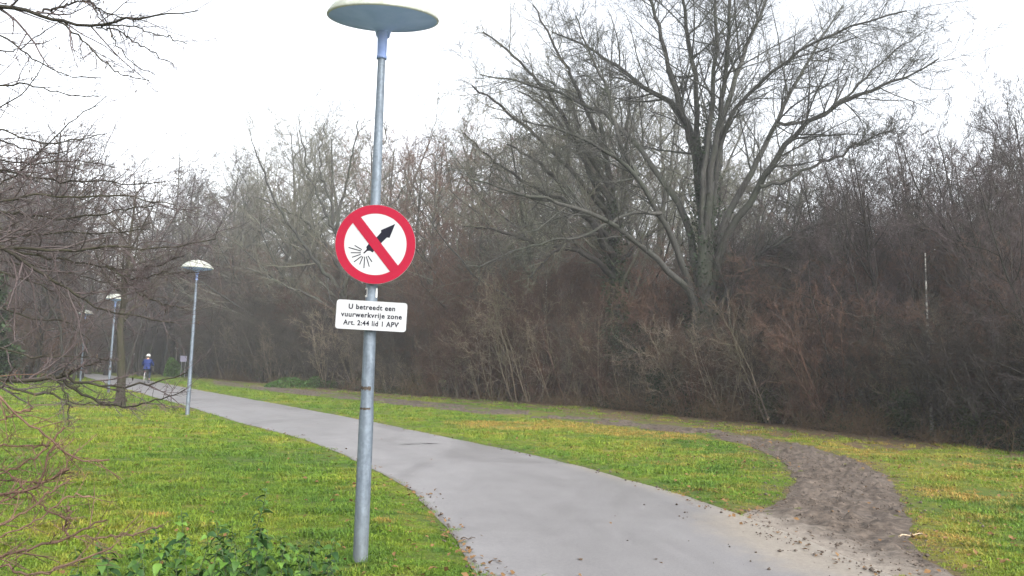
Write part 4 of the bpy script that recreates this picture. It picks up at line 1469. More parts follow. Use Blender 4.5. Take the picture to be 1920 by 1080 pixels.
# ------------------------------------------------------------------ fallen leaves, crumbs, sticks
def leaves_mesh():
    r2 = np.random.RandomState(55)
    n = 42000
    r = np.exp(r2.uniform(np.log(3), np.log(48), n))
    a = r2.uniform(-rad(38), rad(38), n)
    Q = np.stack([np.sin(a) * r, np.cos(a) * r], 1)
    dp, dt, dw = zone(Q)
    w = .06 + .10 * (Q[:, 0] > 0) + 1.6 * np.exp(-np.maximum(dw, 0) / 2.6) + .5 * np.exp(-np.abs(dt) / .5) * (Q[:, 1] > 14) + .5 * np.exp(-np.abs(dp) / .12)
    w *= np.where(dp < -.3, .02, 1) * np.where((dt < -.1) & (Q[:, 1] < 18), .12, 1)
    w *= np.clip((fbm(Q[:, 0], Q[:, 1], .5, 4) - .3) * 3, .1, 1.2)
    k = r2.rand(n) < w
    Q = Q[k]; dp = dp[k]; dt = dt[k]
    z = np.where(dp < 0, .028, np.where(dt < 0, .045, lawn_height(Q, dp, dt) + .03 + r2.rand(len(Q)) * .02))
    V, t = leaf_faces(r2, np.c_[Q, z], r2.uniform(.03, .075, len(Q)), .35)
    return V, t
V, t = leaves_mesh()
tag(link('fallen_leaves', np_mesh('fallen_leaves', V, tris=t, mat=M_DEAD)), 'small brown fallen leaves strewn over grass and path edges', 'leaves', kind='stuff')

def crumbs():
    r2 = np.random.RandomState(66)
    n = 26000
    Q = np.stack([r2.uniform(-1, 7.5, n), r2.uniform(3.2, 17, n)], 1)
    dp, dt, dw = zone(Q)
    w = np.where(dt < 0, .9, np.exp(-np.maximum(dt, 0) / .35) * .6) * (fbm(Q[:, 0], Q[:, 1], 2, 3) > .42)
    w = np.maximum(w, .7 * np.exp(-np.abs(dp) / .07))
    k = r2.rand(n) < w
    Q = Q[k]; n = len(Q); dp = dp[k]; dt = dt[k]
    z = np.where(dp < 0, .027, .042)
    s = r2.gamma(1.6, .0036, n) + .002
    oc = np.array([(1, 0, 0), (0, 1, 0), (-1, 0, 0), (0, -1, 0), (0, 0, .8), (0, 0, -.5)])
    V = np.c_[Q, z][:, None, :] + oc[None] * s[:, None, None] * r2.uniform(.6, 1.5, (n, 6, 3))
    f = np.array([(0, 1, 4), (1, 2, 4), (2, 3, 4), (3, 0, 4), (1, 0, 5), (2, 1, 5), (3, 2, 5), (0, 3, 5)])
    t = (np.arange(n) * 6)[:, None, None] + f[None]
    return V.reshape(-1, 3), t.reshape(-1, 3)
V, t = crumbs()
tag(link('soil_crumbs', np_mesh('soil_crumbs', V, tris=t, mat=M_MUD, attrs={'sand': np.full(len(V), .2)})), 'loose dark soil crumbs where the dirt track meets the path', 'soil', kind='stuff')

def stick(px0, py0, px1, py1, r, mat, label, bend=.03, z=.04):
    a = ground(px0, py0); b = ground(px1, py1)
    o = MB()
    pts = []
    for i in range(7):
        u = i / 6
        p = a * (1 - u) + b * u
        pts.append((p[0], p[1] + bend * math.sin(u * 5), z + r + .01 * math.sin(u * 9)))
    o.tube(pts, [r * (1 - .55 * i / 6) for i in range(7)], 6)
    m = pts[3]
    o.tube([m, (m[0] + .03, m[1] + .05, m[2] + .015)], [r * .6, r * .3], 5)
    return tag(o.build('stick', mat), label, 'stick')
stick(864, 1018, 891, 1016, .006, M_STICK, 'small dark twig lying on the path edge right of the lamp post', .02, .028)
stick(1686, 1018, 1728, 1012, .009, M_STICK_LT, 'pale stick lying across the edge of the dirt track', .02, .05)
stick(1440, 800, 1462, 770, .03, M_STICK_LT, 'pale broken branch lying at the foot of the thicket', .1, .2)
# cracks in the path
def crack(p0, p1, w, label):
    a = ground(*p0)[:2]; b = ground(*p1)[:2]
    n = 14
    r2 = np.random.RandomState(int(p0[0]))
    u = np.linspace(0, 1, n)
    c = a[None] * (1 - u)[:, None] + b[None] * u[:, None]
    c[:, 1] += r2.normal(0, .03, n)
    ww = w * np.sin(np.pi * np.clip(u, .02, .98)) * r2.uniform(.5, 1.2, n)
    up_ = np.c_[c[:, 0], c[:, 1] + ww, np.full(n, .0335)]
    dn = np.c_[c[:, 0], c[:, 1] - ww, np.full(n, .0335)]
    V = np.vstack([up_, dn])
    i = np.arange(n - 1)
    me = np_mesh('path_crack', V, np.stack([i + n, i + n + 1, i + 1, i], 1), mat=M_CRACK)
    return tag(link('path_crack', me), kind='structure')
crack((744, 836), (790, 835.5), .05, '')
crack((783, 834.5), (830, 834.5), .05, '')

# ------------------------------------------------------------------ weeds in front
M_STEM = plain('weed_stem', (.05, .07, .03), .7, var=.3)
def weed_leaf_mesh(seed, L=.08, W=.04):
    r2 = np.random.RandomState(seed)
    n = 7
    u = np.linspace(0, 1, n)
    w = W / 2 * np.sin(np.pi * u ** .8) * (1 + .15 * np.cos(u * 40))
    z = -.35 * L * u ** 2 + .1 * L * np.sin(u * 3)
    c = np.stack([u * L, np.zeros(n), z], 1)
    l = c + np.stack([np.zeros(n), w, w * .35], 1)
    r = c + np.stack([np.zeros(n), -w, w * .35], 1)
    V = np.vstack([c, l, r])
    i = np.arange(n - 1)
    q = np.vstack([np.stack([i, i + 1, i + 1 + n, i + n], 1), np.stack([i + 2 * n, i + 1 + 2 * n, i + 1, i], 1)])
    return V, q
leaf_meshes = []
for i, (L_, W_, m_) in enumerate([(.085, .045, M_WEED), (.07, .042, M_WEED), (.095, .05, M_WEED), (.07, .04, M_WEED_LT)]):
    V, q = weed_leaf_mesh(i, L_, W_)
    leaf_meshes.append(np_mesh('leaf', V, q, smooth=True, mat=m_))
def weed(px, py, h, nl, seed, label, light=.2, group=None):
    g = ground(px, py)
    o = empty('weed_plant', (g[0], g[1], .01))
    r2 = np.random.RandomState(seed)
    h *= 1.35
    nl = int(nl * 1.3)
    pts = []
    lx, ly = r2.normal(0, .12, 2)
    for i in range(8):
        z = h * i / 7
        pts.append((lx * z + .01 * math.sin(i + seed), ly * z + .01 * math.cos(i * 1.3), z))
    mb = MB()
    mb.tube(pts, [.004 - .0003 * i for i in range(8)], 5)
    mb.build('stem', M_STEM, o)
    for i in range(nl):
        u = .15 + .85 * (i + r2.rand() * .5) / nl
        k = min(int(u * 7), 6)
        p = Vector(pts[k]).lerp(Vector(pts[k + 1]), min(1, u * 7 - k))
        me = leaf_meshes[3] if r2.rand() < light else leaf_meshes[r2.randint(3)]
        lf = link('leaf', me, o, p)
        s = (1.45 - .8 * u) * r2.uniform(.55, 1.25)
        lf.scale = (s, s, s)
        lf.rotation_euler = (r2.normal(0, .3), r2.normal(-.1 + .35 * (1 - u), .35), i * 2.4 + r2.normal(0, .4))
    return tag(o, label, 'weed', group)
weed(447, 1140, .52, 34, 1, 'tallest dark-leaved weed in front of the lamp post', .05)
wr = np.random.RandomState(91)
spots = [(430, 1150, .42, 22), (470, 1150, .40, 20), (400, 1120, .34, 16), (500, 1130, .34, 16), (365, 1120, .32, 14), (330, 1110, .40, 14), (300, 1110, .34, 12), (540, 1125, .32, 14),
         (575, 1120, .28, 12), (610, 1110, .28, 10), (250, 1110, .27, 10), (215, 1105, .25, 10), (270, 1150, .33, 12), (345, 1160, .36, 14), (520, 1160, .33, 14), (590, 1160, .32, 12),
         (420, 1090, .26, 12), (480, 1090, .24, 10), (630, 1140, .24, 10), (180, 1140, .3, 10), (560, 1085, .20, 8), (385, 1170, .34, 14), (450, 1180, .36, 16), (310, 1075, .2, 8), (140, 1120, .25, 8), (230, 1170, .28, 10)]
for i, (a, b, h, nl) in enumerate(spots):
    weed(a, b + 10, h * .98, nl + 3, 300 + i, 'low green leafy weed growing in the clump at the lawn foreground', .14, 'leafy weeds in the foreground clump')

# grass collar and tall blades round the post foot and weeds
def coarse_blades(cx, cy, n, rx, ry, h, seed, name, label):
    r2 = np.random.RandomState(seed)
    b = np.stack([cx + r2.normal(0, rx, n), cy + r2.normal(0, ry, n), np.zeros(n)], 1)
    D = np.stack([r2.normal(0, .4, n), r2.normal(0, .4, n), np.ones(n)], 1)
    T = walk(r2, b, D, r2.uniform(.4, 1, n) * h, 4, .1, 0, .6)
    return tag(link(name, tube_mesh(name, [(T, np.tile(np.linspace(.003, .0012, 4), (n, 1)), 3)], M_GRASS)), label, 'grass', kind='stuff')

coarse_blades(ground(675, 1062)[0], ground(675, 1062)[1] - .03, 170, .06, .05, .13, 5, 'post_foot_grass', 'longer grass blades round the foot of the nearest lamp post')
g_ = ground(440, 1100)
coarse_blades(g_[0], g_[1], 900, .75, .22, .17, 6, 'clump_grass', 'longer grass blades growing between the foreground weeds')

# ================================================================== LAMP POSTS
LH = 4.2
def lamp_head_parts(o, H, detail):
    seg = 48 if detail else 20
    m = MB()
    prof = [(.0, .235), (.06, .232), (.12, .222), (.19, .20), (.26, .167), (.33, .12), (.385, .074), (.42, .032), (.432, .008), (.43, .0), (.418, -.004)]
    m.lathe(prof, seg, (0, 0, 0))
    hd_ = (rad(7.5) if detail else 0, 0, 0)
    d = m.build('lamp_dome', M_DOME, o, loc=(0, 0, H - .175))
    d.rotation_euler = hd_
    m = MB()
    prof = [(.417, -.001), (.36, -.010), (.28, -.026), (.2, -.045), (.13, -.062), (.085, -.075), (.062, -.09), (.050, -.14)]
    m.lathe(prof, seg, (0, 0, 0))
    m.build('lamp_reflector', M_DOME_UNDER, o, loc=(0, 0, H - .175)).rotation_euler = hd_
    m = MB()
    prof = [(.0505, -.108), (.043, -.13), (.038, -.16), (.036, -.29), (.040, -.295), (.040, -.318), (.028, -.32)]
    m.lathe(prof, seg // 2, (0, 0, 0))
    m.build('lamp_neck', M_DOME_NECK, o, loc=(0, 0, H - .175))

def lamp_post(loc, label, H=LH, detail=False, tilt=(0, 0)):
    o = empty('lamp_post', loc)
    o.rotation_euler = (tilt[0], tilt[1], 0)
    m = MB()
    prof = [(.056, -.1), (.0555, .5), (.0545, 1.1), (.051, 1.16), (.048, 1.22), (.045, 2.0), (.036, 3.0), (.0285, H - .49)]
    m.lathe(prof, 32 if detail else 12)
    m.build('pole', M_GALV, o)
    lamp_head_parts(o, H, detail)
    return tag(o, label, 'lamp post', 'lamp posts along the path')
base = ground(675, 1062)
TILT = rad(1.8)
NP = lamp_post((base[0], base[1], 0), 'nearest grey lamp post carrying the round prohibition sign', 4.35, True, (TILT, 0))
# rusty marks and hatch screws on the nearest pole
Pd = base[1]
for py, (w, h_) in ((722, (.045, .03)), (760, (.055, .018))):
    z = at(690, py, Pd)[2] - .02
    r2 = np.random.RandomState(py)
    m = MB()
    ang = np.linspace(-1.25, .75, 16)
    rr = float(np.interp(z, [.5, 1.1, 1.16, 1.22, 2.0], [.0555, .0545, .051, .048, .045])) + .0012
    up_ = h_ * .5 * np.clip(.35 + r2.rand(16), .3, 1); up_[0] = up_[-1] = .001
    dn_ = h_ * .5 * np.clip(.3 + 1.1 * r2.rand(16), .3, 1.3); dn_[0] = dn_[-1] = .001
    for i in range(15):
        a0, a1 = ang[i], ang[i + 1]
        m.add([(rr * math.sin(a0), -rr * math.cos(a0), z - dn_[i]), (rr * math.sin(a1), -rr * math.cos(a1), z - dn_[i + 1]),
               (rr * math.sin(a1), -rr * math.cos(a1), z + up_[i + 1]), (rr * math.sin(a0), -rr * math.cos(a0), z + up_[i])], [(0, 1, 2, 3)])
    m.build('rust_patch', M_RUST, NP)
for (px, py, lab) in ((351, 780, 'lamp post beside the path between the round sign and the tree trunk'),
                      (203, 738, 'second lamp post behind the olive-barked tree trunk'),
                      (150, 719, 'third and smaller far lamp post left of the trunk'),
                      (94, 697.5, 'farthest lamp post at the left, only its white cap showing')):
    g = ground(px, py)
    lamp_post((g[0], g[1], 0), lab, LH)

# ------------------------------------------------------------------ the round sign
def text_mesh(body, size, mat, bold=0.0):
    cu = bpy.data.curves.new('lettering', 'FONT')
    cu.body = body
    cu.size = size
    cu.align_x = 'CENTER'
    cu.align_y = 'CENTER'
    cu.extrude = .0006
    cu.offset = bold
    cu.space_character = 1.1
    cu.resolution_u = 4
    ob = bpy.data.objects.new('lettering', cu)
    COL.objects.link(ob)
    dg = bpy.context.evaluated_depsgraph_get()
    me = bpy.data.meshes.new_from_object(ob.evaluated_get(dg))
    bpy.data.objects.remove(ob)
    me.materials.clear()
    me.materials.append(mat)
    return me

def disc(r, y, depth, mat, name, parent, seg=64, edge=0.0):
    m = MB()
    vs = [(0, y, 0)] + [(r * math.cos(2 * math.pi * i / seg), y, r * math.sin(2 * math.pi * i / seg)) for i in range(seg)]
    vs += [(r * math.cos(2 * math.pi * i / seg), y + depth, r * math.sin(2 * math.pi * i / seg)) for i in range(seg)] + [(0, y + depth, 0)]
    fs = []
    for i in range(seg):
        j = (i + 1) % seg
        fs.append((0, 1 + i, 1 + j))
        fs.append((1 + i, 1 + seg + i, 1 + seg + j, 1 + j))
        fs.append((2 * seg + 1, 1 + seg + j, 1 + seg + i))
    m.add(vs, fs)
    return m.build(name, mat, parent, smooth=False)

def flat_poly(pts, y, th, mat, name, parent):
    """polygon in XZ extruded"""
    m = MB()
    n = len(pts)
    vs = [(p[0], y, p[1]) for p in pts] + [(p[0], y + th, p[1]) for p in pts]
    fs = [tuple(range(n)), tuple(range(2 * n - 1, n - 1, -1))] + [(i, (i + 1) % n, n + (i + 1) % n, n + i) for i in range(n)]
    m.add(vs, fs)
    return m.build(name, mat, parent, smooth=False)

def on_pole(px, py, off=.088):
    z = at(px, py, Pd)[2]
    return at(px, py, Pd - math.tan(TILT) * z - off)
c = on_pole(704, 458)
SG = empty('round_sign', tuple(c))
SG.rotation_euler = (TILT, rad(.6), rad(4))
SR = .3
disc(SR, 0, .003, M_WHITE, 'plate', SG, 72)
# folded rim at the back
m = MB(); m.lathe([(SR - .002, 0), (SR, .004), (SR, .022), (SR - .004, .024), (SR - .006, .006)], 72)
rim = m.build('rim', M_SIGN_BACK, SG)
rim.rotation_euler = (-math.pi / 2, 0, 0)
# red ring
m = MB()
seg = 96
r_in = SR * .775
vs = []; fs = []
for i in range(seg):
    a = 2 * math.pi * i / seg
    for rr, yy in ((r_in, -.0008), (SR - .001, -.0008), (SR - .001, .002), (r_in, .0)):
        vs.append((rr * math.cos(a), yy, rr * math.sin(a)))
for i in range(seg):
    j = (i + 1) % seg
    for k in range(3):
        fs.append((i * 4 + k, i * 4 + k + 1, j * 4 + k + 1, j * 4 + k))
m.add(vs, fs); m.build('red_ring', M_RED, SG, smooth=False)
# diagonal bar from upper left to lower right
a = rad(-50)
u = np.array([math.cos(a), math.sin(a)]); v = np.array([-u[1], u[0]])
hw = .0375
def bx(l, s): return tuple(u * l + v * s)
Lb = math.sqrt((r_in + .006) ** 2 - hw ** 2)
flat_poly([bx(-Lb, -hw), bx(Lb, -hw), bx(Lb, hw), bx(-Lb, hw)], -.0030, .0020, M_RED, 'red_bar', SG)
# rocket: from the crop, sign centre (405,378) radius 305 -> metres
def S(x, y): return ((x - 404) / 304 * SR, -(y - 379) / 304 * SR)
rocket = [S(545, 215), S(508, 325), S(488, 322), S(440, 375), S(432, 385), S(385, 443), S(366, 432), S(350, 433), S(346, 434), S(322, 456), S(316, 449), S(340, 420), S(336, 404), S(353, 377), S(369, 372), S(405, 330), S(442, 286), S(440, 268)]
flat_poly(rocket, -.0014, .0010, M_BLACK, 'rocket_symbol', SG)
for (x0, y0, x1, y1) in [(248, 396, 304, 426), (203, 414, 298, 436), (221, 453, 298, 450), (232, 488, 297, 462), (250, 522, 306, 475), (293, 540, 315, 477), (327, 566, 328, 478), (367, 553, 340, 476), (385, 515, 352, 470)]:
    p, q = np.array(S(x0, y0)), np.array(S(x1, y1))
    d = (q - p) / np.linalg.norm(q - p)
    nn = np.array([-d[1], d[0]]) * .0034
    flat_poly([tuple(p - nn), tuple(q - nn), tuple(q + nn), tuple(p + nn)], -.0014, .0010, M_BLACK, 'spark_line', SG)
# fixing rails and clamp
m = MB()
for z in (-.12, .12):
    m.box((0, .020, z), (.36, .014, .03))
m.build('mounting_rail', M_STEEL, SG, smooth=False)
m = MB()
for z in (-.12, .12):
    m.lathe([(.049, -.012), (.052, -.012), (.052, .012), (.049, .012)], 20, (0, .085, z))
m.build('clamp_band', M_STEEL, SG)
tag(SG, 'round red and white prohibition sign with a crossed-out firework rocket', 'sign')

# ------------------------------------------------------------------ text plate
c = on_pole(696.5, 592)
TP = empty('text_plate', tuple(c))
TP.rotation_euler = (TILT, rad(1.2), rad(5))
W, Hh, rc = .262, .109, .022
def rrect(W, Hh, rc, n=8):
    pts = []
    for cx, cz, a0 in ((W - rc, Hh - rc, 0), (-W + rc, Hh - rc, 90), (-W + rc, -Hh + rc, 180), (W - rc, -Hh + rc, 270)):
        for k in range(n + 1):
            a = rad(a0 + 90 * k / n)
            pts.append((cx + rc * math.cos(a), cz + rc * math.sin(a)))
    return pts
flat_poly(rrect(W, Hh, rc), 0, .004, M_WHITE, 'plate', TP)
# returned edge behind the plate
pts = rrect(W - .003, Hh - .003, rc)
pin = rrect(W - .006, Hh - .006, rc)
m = MB(); n = len(pts)
m.add([(p[0], .005, p[1]) for p in pts] + [(p[0], .024, p[1]) for p in pts] + [(p[0], .024, p[1]) for p in pin] + [(p[0], .005, p[1]) for p in pin],
      [(k * n + i, k * n + (i + 1) % n, (k + 1) * n + (i + 1) % n, (k + 1) * n + i) for k in range(3) for i in range(n)])
m.build('edge_flange', M_SIGN_BACK, TP, smooth=False)
for i, (txt, dz, wd) in enumerate((('U betreedt een', .060, .345), ('vuurwerkvrije zone', .001, .452), ('Art. 2:44 lid 1 APV', -.060, .410))):
    me = text_mesh(txt, .062, M_BLACK, .0015)
    vv = np.array([v.co[:] for v in me.vertices])
    w0 = vv[:, 0].max() - vv[:, 0].min()
    cx = (vv[:, 0].max() + vv[:, 0].min()) / 2
    s = wd / w0
    me.transform(Matrix.Diagonal((s, min(1.05, max(.85, s * 1.02)), 1, 1)) @ Matrix.Translation((-cx, 0, 0)))
    t_ = link('lettering', me, TP, (0, -.0012, dz))
    if ' 1 ' in txt:                     # the built-in numeral one is a bare bar: give it its flag
        vv = np.array([v.co[:] for v in me.vertices])
        xs = np.sort(np.unique(vv[:, 0].round(5)))
        cuts = np.split(xs, np.where(np.diff(xs) > .0035)[0] + 1)
        bar = [c_ for c_ in cuts if c_[-1] - c_[0] < .013][-1]
        yt = vv[(vv[:, 0] >= bar[0] - 1e-4) & (vv[:, 0] <= bar[-1] + 1e-4), 1].max()
        fl = flat_poly([(bar[0] + .001, dz + yt), (bar[0] - .011, dz + yt - .010), (bar[0] - .011, dz + yt - .017), (bar[0] + .001, dz + yt - .010)], -.0018, .0012, M_BLACK, 'lettering', TP)
    t_.rotation_euler = (math.pi / 2, 0, 0)
m = MB()
m.box((0, .032, 0), (.3, .012, .03))
m.lathe([(.050, -.012), (.053, -.012), (.053, .012), (.050, .012)], 20, (0, .085, 0))
m.build('clamp_band', M_STEEL, TP)
tag(TP, 'white rectangular plate with three lines of Dutch text under the round sign', 'sign')

# number sticker on the pole between the two signs
z8 = at(692, 549, Pd - .05)[2]
rs_ = .0485
m = MB()
ang = np.linspace(rad(-78), rad(-32), 6)
for i in range(5):
    a0, a1 = ang[i], ang[i + 1]
    m.add([(rs_ * math.sin(a0), -rs_ * math.cos(a0), z8 - .035), (rs_ * math.sin(a1), -rs_ * math.cos(a1), z8 - .035), (rs_ * math.sin(a1), -rs_ * math.cos(a1), z8 + .035), (rs_ * math.sin(a0), -rs_ * math.cos(a0), z8 + .035)], [(0, 1, 2, 3)])
st = m.build('number_sticker', plain('sticker_grey', (.42, .41, .4), .6), NP)
me8 = text_mesh('8', .06, M_BLACK, .001)
o8 = link('digit', me8, st)
a = rad(-50)
o8.location = (.0500 * math.sin(a), -.0500 * math.cos(a), z8)
o8.rotation_euler = (math.pi / 2, 0, a)
o8.scale = (.75, 1, 1)
m = MB()
ang = np.linspace(rad(50), rad(72), 4)
for i in range(3):
    a0, a1 = ang[i], ang[i + 1]
    m.add([(rs_ * math.sin(a0), -rs_ * math.cos(a0), z8 - .035), (rs_ * math.sin(a1), -rs_ * math.cos(a1), z8 - .035), (rs_ * math.sin(a1), -rs_ * math.cos(a1), z8 + .035), (rs_ * math.sin(a0), -rs_ * math.cos(a0), z8 + .035)], [(0, 1, 2, 3)])
m.build('sticker', plain('sticker_white', (.6, .6, .58), .6), NP)

# ================================================================== far signs
def far_sign():
    g = ground(328, 704)
    d = g[1]
    o = empty('finger_post', (g[0], d, 0))
    zt = top_z(328, 653, d)
    m = MB(); m.tube([(0, 0, -.1), (0, 0, zt + .05)], .05, 8); m.build('post', plain('post_grey', (.3, .29, .26), .8), o)
    w = 7 / F * d
    for s in (-1, 1):
        m = MB()
        x0 = .08 * s; x1 = s * w
        m.add([(x0, -.02, zt - .1), (x1 - .06 * s, -.02, zt - .1), (x1, -.02, zt), (x1 - .06 * s, -.02, zt + .1), (x0, -.02, zt + .1),
               (x0, .02, zt - .1), (x1 - .06 * s, .02, zt - .1), (x1, .02, zt), (x1 - .06 * s, .02, zt + .1), (x0, .02, zt + .1)],
              [(0, 1, 2, 3, 4), (9, 8, 7, 6, 5), (0, 5, 6, 1), (1, 6, 7, 2), (2, 7, 8, 3), (3, 8, 9, 4), (4, 9, 5, 0)])
        m.build('arm', M_WHITE, o, smooth=False)
    tag(o, 'small white finger post with two arms right of the cyclist', 'signpost')
    g = ground(342, 707)
    d = g[1]
    o = empty('board_sign', (g[0], d, 0), rad(6))
    za, zb = top_z(342, 678, d), top_z(342, 667, d)
    w = 11.5 / F * d
    m = MB(); m.box((0, -.03, (za + zb) / 2), (w, .03, zb - za)); m.build('panel', plain('board_lilac', (.26, .25, .34), .7), o, smooth=False)
    for s in (-1, 1):
        m = MB(); m.tube([(s * w * .3, 0.02, -.1), (s * w * .3, .02, zb)], .03, 6); m.build('post', M_STEEL, o)
    tag(o, 'small lilac-white board on posts next to the first far lamp post', 'sign')
    g = ground(247, 703)
    d = g[1]
    o = empty('marker_post', (g[0], d, 0))
    z = top_z(247, 664, d)
    m = MB(); m.tube([(0, 0, -.1), (0, 0, z - .15)], .04, 8); m.build('post', M_BARK_DK, o)
    m = MB(); m.lathe([(0, .14), (.1, .13), (.13, .06), (.12, -.06), (.05, -.12), (0, -.12)], 12, (0, 0, z)); m.build('cap', M_WHITE, o)
    tag(o, 'small dark marker post with a round white top left of the cyclist', 'post')
far_sign()

# ================================================================== cyclist
M_JACKET = plain('jacket_blue', (.005, .015, .085), .85, var=.2, scale=6)
M_TROUS = plain('trousers_navy', (.012, .018, .035), .8, var=.2)
M_SKIN = plain('skin', (.42, .25, .18), .6)
M_SHOE = plain('shoe_dark', (.03, .03, .035), .6)
M_SHOE_LT = plain('helmet_white', (.75, .74, .7), .4, var=.04)
M_FRAME = plain('bike_frame_black', (.02, .02, .024), .35, spec=.5)
M_RUBBER = plain('rubber', (.02, .02, .02), .85)
M_MUDG = plain('mudguard_white', (.25, .24, .235), .5)
M_HAIR = plain('hair_dark', (.03, .022, .016), .8)

def skin_mesh(name, verts, edges, radii, mat, parent, sub=1, root=0):
    me = bpy.data.meshes.new(name)
    me.from_pydata(verts, edges, [])
    o = link(name, me, parent)
    sk = o.modifiers.new('skin', 'SKIN')
    for i, r in enumerate(radii):
        sv = me.skin_vertices[0].data[i]
        sv.radius = r if hasattr(r, '__len__') else (r, r)
        sv.use_root = (i == root)
    sk.use_smooth_shade = True
    ss = o.modifiers.new('sub', 'SUBSURF')
    ss.levels = sub; ss.render_levels = sub
    me.materials.append(mat)
    return o

cg = ground(275, 719)
hd = rad(12)      # heading: away and to the left, +Y rotated
rootloc = (cg[0], cg[1], .025)
# local frame: +Y is travel direction
BK = empty('bicycle', rootloc, hd)
def wheel(y, name='wheel'):
    m = MB()
    pts = [(0, y + .34 * math.cos(a), .35 + .34 * math.sin(a)) for a in np.linspace(0, 2 * math.pi, 33)]
    m.tube(pts, .018, 6, cap=False)
    w = m.build('wheel', M_RUBBER, BK)
    m = MB()
    for k in range(16):
        a = 2 * math.pi * k / 16
        m.tube([(0, y, .35), (0, y + .325 * math.cos(a), .35 + .325 * math.sin(a))], .0015, 3, cap=False)
    m.tube([(-.05, y, .35), (.05, y, .35)], .025, 8)
    pts = [(0, y + .32 * math.cos(a), .35 + .32 * math.sin(a)) for a in np.linspace(0, 2 * math.pi, 33)]
    m.tube(pts, .008, 5, cap=False)
    m.build('rim', M_STEEL, w)
wheel(-.52); wheel(.56)
m = MB()
for a, b in (((0, -.12, .30), (0, -.22, .88)), ((0, -.12, .30), (0, .36, .62)), ((0, -.2, .78), (0, .33, .80)), ((0, .38, .58), (0, .32, .95)),
             ((.04, -.52, .35), (.02, -.2, .76)), ((-.04, -.52, .35), (-.02, -.2, .76)), ((.04, -.52, .35), (.02, -.12, .3)), ((-.04, -.52, .35), (-.02, -.12, .3)),
             ((.045, .56, .35), (.03, .4, .62)), ((-.045, .56, .35), (-.03, .4, .62))):
    m.tube([a, b], .015, 8)
m.build('frame', M_FRAME, BK)
m = MB(); m.tube([(-.29, .14, 1.04), (-.27, .2, 1.06), (-.1, .31, 1.05), (0, .32, 1.0), (.1, .31, 1.05), (.27, .2, 1.06), (.29, .14, 1.04)], .012, 8); m.tube([(0, .32, .93), (0, .32, 1.01)], .012, 8); m.build('handlebar', M_STEEL, BK)
m = MB(); m.tube([(0, -.37, .94), (0, -.28, .955), (0, -.14, .94), (0, -.06, .93)], [.05, .085, .05, .02], 10); m.build('saddle', M_RUBBER, BK)
m = MB()
pts = [(0, -.52 + .385 * math.cos(a), .35 + .385 * math.sin(a)) for a in np.linspace(rad(60), rad(215), 12)]
for i in range(11):
    p, q = pts[i], pts[i + 1]
    m.add([(-.024, p[1], p[2]), (.024, p[1], p[2]), (.024, q[1], q[2]), (-.024, q[1], q[2])], [(0, 1, 2, 3)])
m.build('mudguard', M_MUDG, BK)
m = MB(); m.box((0, -.62, .79), (.14, .34, .02)); m.box((.1, -.62, .62), (.02, .3, .28)); m.build('luggage_rack', M_FRAME, BK, smooth=False)
m = MB(); m.tube([(-.09, -.12, .3), (.09, -.12, .3)], .012, 6); m.tube([(.09, -.12, .3), (.09, -.02, .16)], .01, 6); m.tube([(-.09, -.12, .3), (-.09, -.22, .44)], .01, 6)
m.box((.14, -.02, .16), (.1, .06, .02)); m.box((-.14, -.22, .44), (.1, .06, .02)); m.build('pedals', M_FRAME, BK, smooth=False)
m = MB(); m.box((0, -.79, .72), (.05, .02, .05)); m.build('tail_light', M_RED, BK, smooth=False)
tag(BK, 'upright bicycle with white rear mudguard ridden away down the path', 'bicycle')

PR = empty('person', rootloc, hd)
# body (skin): head, neck, trunk, hands, under the clothes
hipz = 1.0
V = [(0, -.2, hipz), (0, -.17, 1.2), (0, -.12, 1.42), (0, -.10, 1.50), (0, -.07, 1.575), (0, -.05, 1.66), (0, -.045, 1.74),
     (-.19, -.11, 1.43), (-.29, .0, 1.2), (-.275, .15, 1.075), (-.27, .2, 1.07),
     (.19, -.11, 1.43), (.29, .0, 1.2), (.275, .15, 1.075), (.27, .2, 1.07),
     (-.10, -.19, .97), (-.13, .14, .86), (-.13, -.18, .50), (-.13, -.10, .46),
     (.10, -.19, .97), (.13, .12, .66), (.13, -.05, .24), (.13, .04, .2)]
E = [(0, 1), (1, 2), (2, 3), (3, 4), (4, 5), (5, 6), (2, 7), (7, 8), (8, 9), (9, 10), (2, 11), (11, 12), (12, 13), (13, 14), (0, 15), (15, 16), (16, 17), (17, 18), (0, 19), (19, 20), (20, 21), (21, 22)]
Rr = [(.14, .11), (.13, .10), (.13, .10), .055, .075, .09, .06, .055, .042, .03, .035, .055, .042, .03, .035, .08, .055, .038, .03, .08, .055, .038, .03]
skin_mesh('body', V, E, Rr, M_SKIN, PR)
Vj = [(0, -.21, .93), (0, -.2, 1.05), (0, -.17, 1.2), (0, -.125, 1.40), (0, -.105, 1.48), (-.18, -.11, 1.42), (-.30, .0, 1.2), (-.28, .13, 1.08), (.18, -.11, 1.42), (.30, .0, 1.2), (.28, .13, 1.08)]
Ej = [(0, 1), (1, 2), (2, 3), (3, 4), (3, 5), (5, 6), (6, 7), (3, 8), (8, 9), (9, 10)]
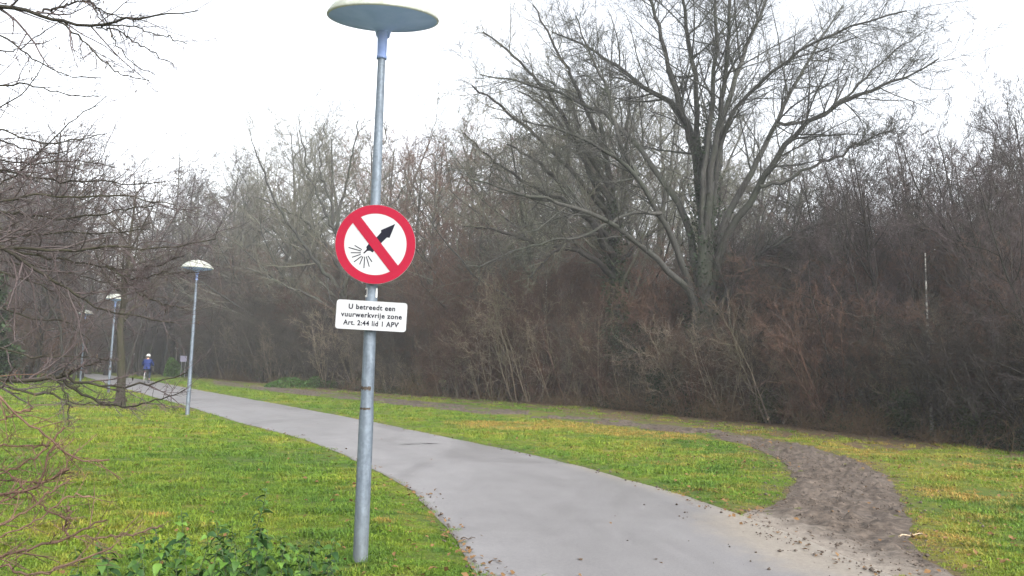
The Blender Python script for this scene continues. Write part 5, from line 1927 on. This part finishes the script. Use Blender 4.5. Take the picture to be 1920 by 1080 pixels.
skin_mesh('jacket', Vj, Ej, [(.20, .15), (.205, .16), (.20, .155), (.19, .14), .085, .095, .075, .055, .095, .075, .055], M_JACKET, PR, 2, 1)
Vt = [(0, -.2, .98), (-.10, -.17, .95), (-.13, .14, .86), (-.135, -.02, .66), (-.13, -.17, .52), (.10, -.17, .95), (.13, .12, .67), (.13, .03, .45), (.13, -.04, .26)]
Et = [(0, 1), (1, 2), (2, 3), (3, 4), (0, 5), (5, 6), (6, 7), (7, 8)]
skin_mesh('trousers', Vt, Et, [(.15, .13), .105, .078, .066, .055, .105, .078, .066, .055], M_TROUS, PR, 2, 0)
for s, y, z in ((-1, -.17, .475), (1, -.0, .195)):
    m = MB(); m.tube([(s * .13, y - .08, z), (s * .13, y, z + .025), (s * .13, y + .1, z), (s * .13, y + .17, z - .01)], [.035, .048, .04, .022], 8); m.build('shoe', M_SHOE, PR)
m = MB(); m.lathe([(0, .125), (.05, .118), (.088, .09), (.108, .045), (.115, 0), (.11, -.03), (.1, -.045)], 20, (0, 0, 0))
hl = m.build('helmet', M_SHOE_LT, PR, loc=(0, -.055, 1.70))
m = MB(); m.lathe([(.098, .03), (.1, -.02), (.085, -.07), (.05, -.09)], 16); h_ = m.build('hair', M_HAIR, PR, loc=(0, -.075, 1.67))
m = MB(); m.tube([(0, .045, 1.665), (0, .065, 1.655), (0, .045, 1.64)], [.006, .014, .012], 6); m.build('nose', M_SKIN, PR)
tag(PR, 'person in blue jacket and white helmet cycling away down the path', 'person')

# ================================================================== haze
hb = MB()
hb.box((0, 90, 12.5), (420, 330, 28))
mh = new_mat('haze_air')
t = NT(mh)
vp = t.node('ShaderNodeVolumePrincipled')
vp.inputs['Color'].default_value = (.93, .95, 1.0, 1)
vp.inputs['Density'].default_value = .0012
vp.inputs['Anisotropy'].default_value = .35
oo = t.node('ShaderNodeOutputMaterial')
t.lk(vp.outputs[0], oo.inputs['Volume'])
hz_ = hb.build('haze', mh, None, smooth=False)
tag(hz_, 'thin winter haze filling the air over the park', 'haze', kind='stuff')
